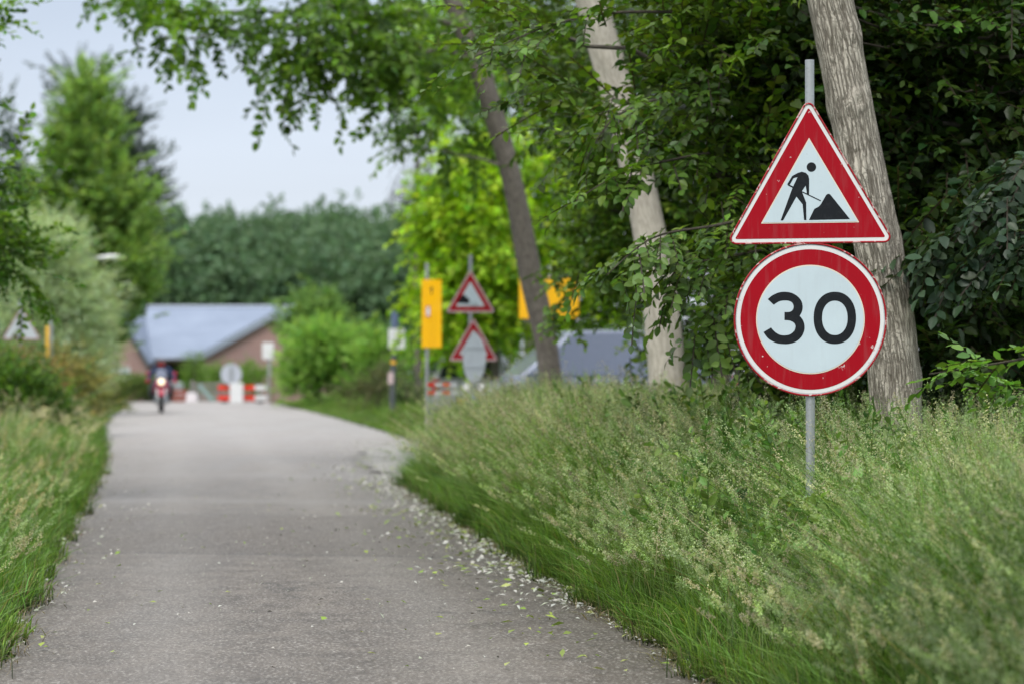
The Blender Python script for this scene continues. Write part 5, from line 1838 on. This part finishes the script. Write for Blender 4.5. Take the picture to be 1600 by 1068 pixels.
# leafy weeds standing in the tall grass
N_ = 4200
Yu = 11.5 + 17.5 * rng.random(N_)
du = .35 + 2.4 * rng.random(N_)
kw = rng.random(N_) < patchy(XR(Yu) + du + 3, Yu, .8) ** 2 * 1.3
Yu, du = Yu[kw], du[kw]
N_ = len(Yu)
pu = np.stack([XR(Yu) + du, Yu, (.25 + .75 * rng.random(N_) * sstep(.1, .9, du)) * trodden(XR(Yu) + du, Yu)], -1)
weed_t = [spray(14, .34, .055, .026, False, .9, .1) for _ in range(3)] + [spray(9, .30, .085, .050, False, .8, .1) for _ in range(2)]
V, Q, c = place(weed_t, pu, norm(rng.normal(0, .45, size=(N_, 3)) + np.array([-.15, -.1, 1.0])), rng.uniform(.7, 1.25, N_), lerpc((.06, .15, .03), (.22, .34, .09), rng.random((N_, 1))), .9, .3, (.10, .16, .05))
tag(quads_obj('weeds', V, Q, G_mat, c), kind='stuff')

# dark undergrowth at the feet of the beeches
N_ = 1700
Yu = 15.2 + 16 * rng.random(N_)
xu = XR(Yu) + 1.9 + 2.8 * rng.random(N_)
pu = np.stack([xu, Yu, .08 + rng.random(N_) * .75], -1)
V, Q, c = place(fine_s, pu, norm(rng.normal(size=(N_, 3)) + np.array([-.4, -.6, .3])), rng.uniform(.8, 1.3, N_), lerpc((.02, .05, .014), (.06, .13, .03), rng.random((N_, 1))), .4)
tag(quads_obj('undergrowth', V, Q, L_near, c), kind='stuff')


# ------------------------------------------------------------------ petals, fluff and leaves fallen on the asphalt
def litter(n, ya, yb, side, dfun, size, cols, lift=.02):
    Y = ya + (yb - ya) * rng.random(n)
    d = dfun(n)
    x = (XR(Y) - d) if side > 0 else (XL(Y) + d)
    s = rng.uniform(*size, n)
    a = rng.uniform(0, 2 * np.pi, n)
    u = np.stack([np.cos(a), np.sin(a), rng.normal(0, .25, n)], -1)
    v = np.stack([-np.sin(a), np.cos(a), rng.normal(0, .25, n)], -1)
    hump = .03 * (1 - (2 * np.clip((x - XL(Y)) / (XR(Y) - XL(Y)), 0, 1) - 1) ** 2) + .018 * np.abs(np.sin(Y * .9))
    p = np.stack([x, Y, hump + lift * .5 + .3 * s * .5], -1)
    as_ = rng.uniform(.4, .8, (n, 1))
    V = np.stack([p - u * s[:, None], p - v * s[:, None] * as_ * .8 + [0, 0, .006], p + u * s[:, None], p + v * s[:, None] * as_ + [0, 0, .004]], 1)
    cols = np.array(cols)
    c = cols[rng.integers(0, len(cols), n)] * (1 + rng.normal(0, .1, (n, 1)))
    return V.reshape(-1, 3), np.arange(n * 4).reshape(n, 4), np.repeat(c, 4, 0)


WH = [(.55, .55, .52), (.48, .50, .46), (.60, .58, .54), (.42, .46, .36)]
GL = [(.30, .38, .08), (.22, .33, .06), (.36, .40, .14), (.20, .26, .07)]
near_edge = lambda sc: (lambda n: np.abs(rng.normal(0, sc, n)))
bits = [
    litter(520, 10.5, 29, 1, near_edge(.11), (.006, .018), WH), litter(1700, 14, 31, 1, near_edge(.24), (.008, .030), WH), litter(260, 15, 29, 1, near_edge(.55), (.008, .028), WH),
    litter(220, 11, 30, 1, near_edge(.5), (.012, .038), GL), litter(150, 16, 24, 1, near_edge(.45), (.02, .04), GL),
    litter(2400, 29, 46, 1, lambda n: rng.normal(-.5, .8, n), (.015, .04), [(.42, .42, .38), (.36, .37, .33), (.46, .45, .42)]), litter(150, 28, 42, 1, lambda n: np.abs(rng.normal(.2, .5, n)), (.02, .045), GL),
    litter(420, 11, 45, -1, near_edge(.10), (.007, .022), WH), litter(120, 14, 40, -1, near_edge(.4), (.008, .024), WH), litter(40, 12, 30, -1, near_edge(.3), (.012, .03), GL + [(.10, .06, .03)]),
    litter(210, 10.8, 26, 1, lambda n: rng.uniform(.2, 3.4, n), (.005, .016), WH), litter(60, 10.8, 26, 1, lambda n: rng.uniform(.2, 3.2, n), (.010, .028), GL),
    litter(30, 10.8, 22, 1, lambda n: rng.uniform(.1, 2.2, n), (.010, .022), [(.03, .028, .02), (.05, .035, .02)]),
]
V, Q, c = merge(bits)
tag(quads_obj('fallen_petals', V, Q, leafy('petal', .2, .7, .2, (1, 1, .8)), c), kind='stuff')
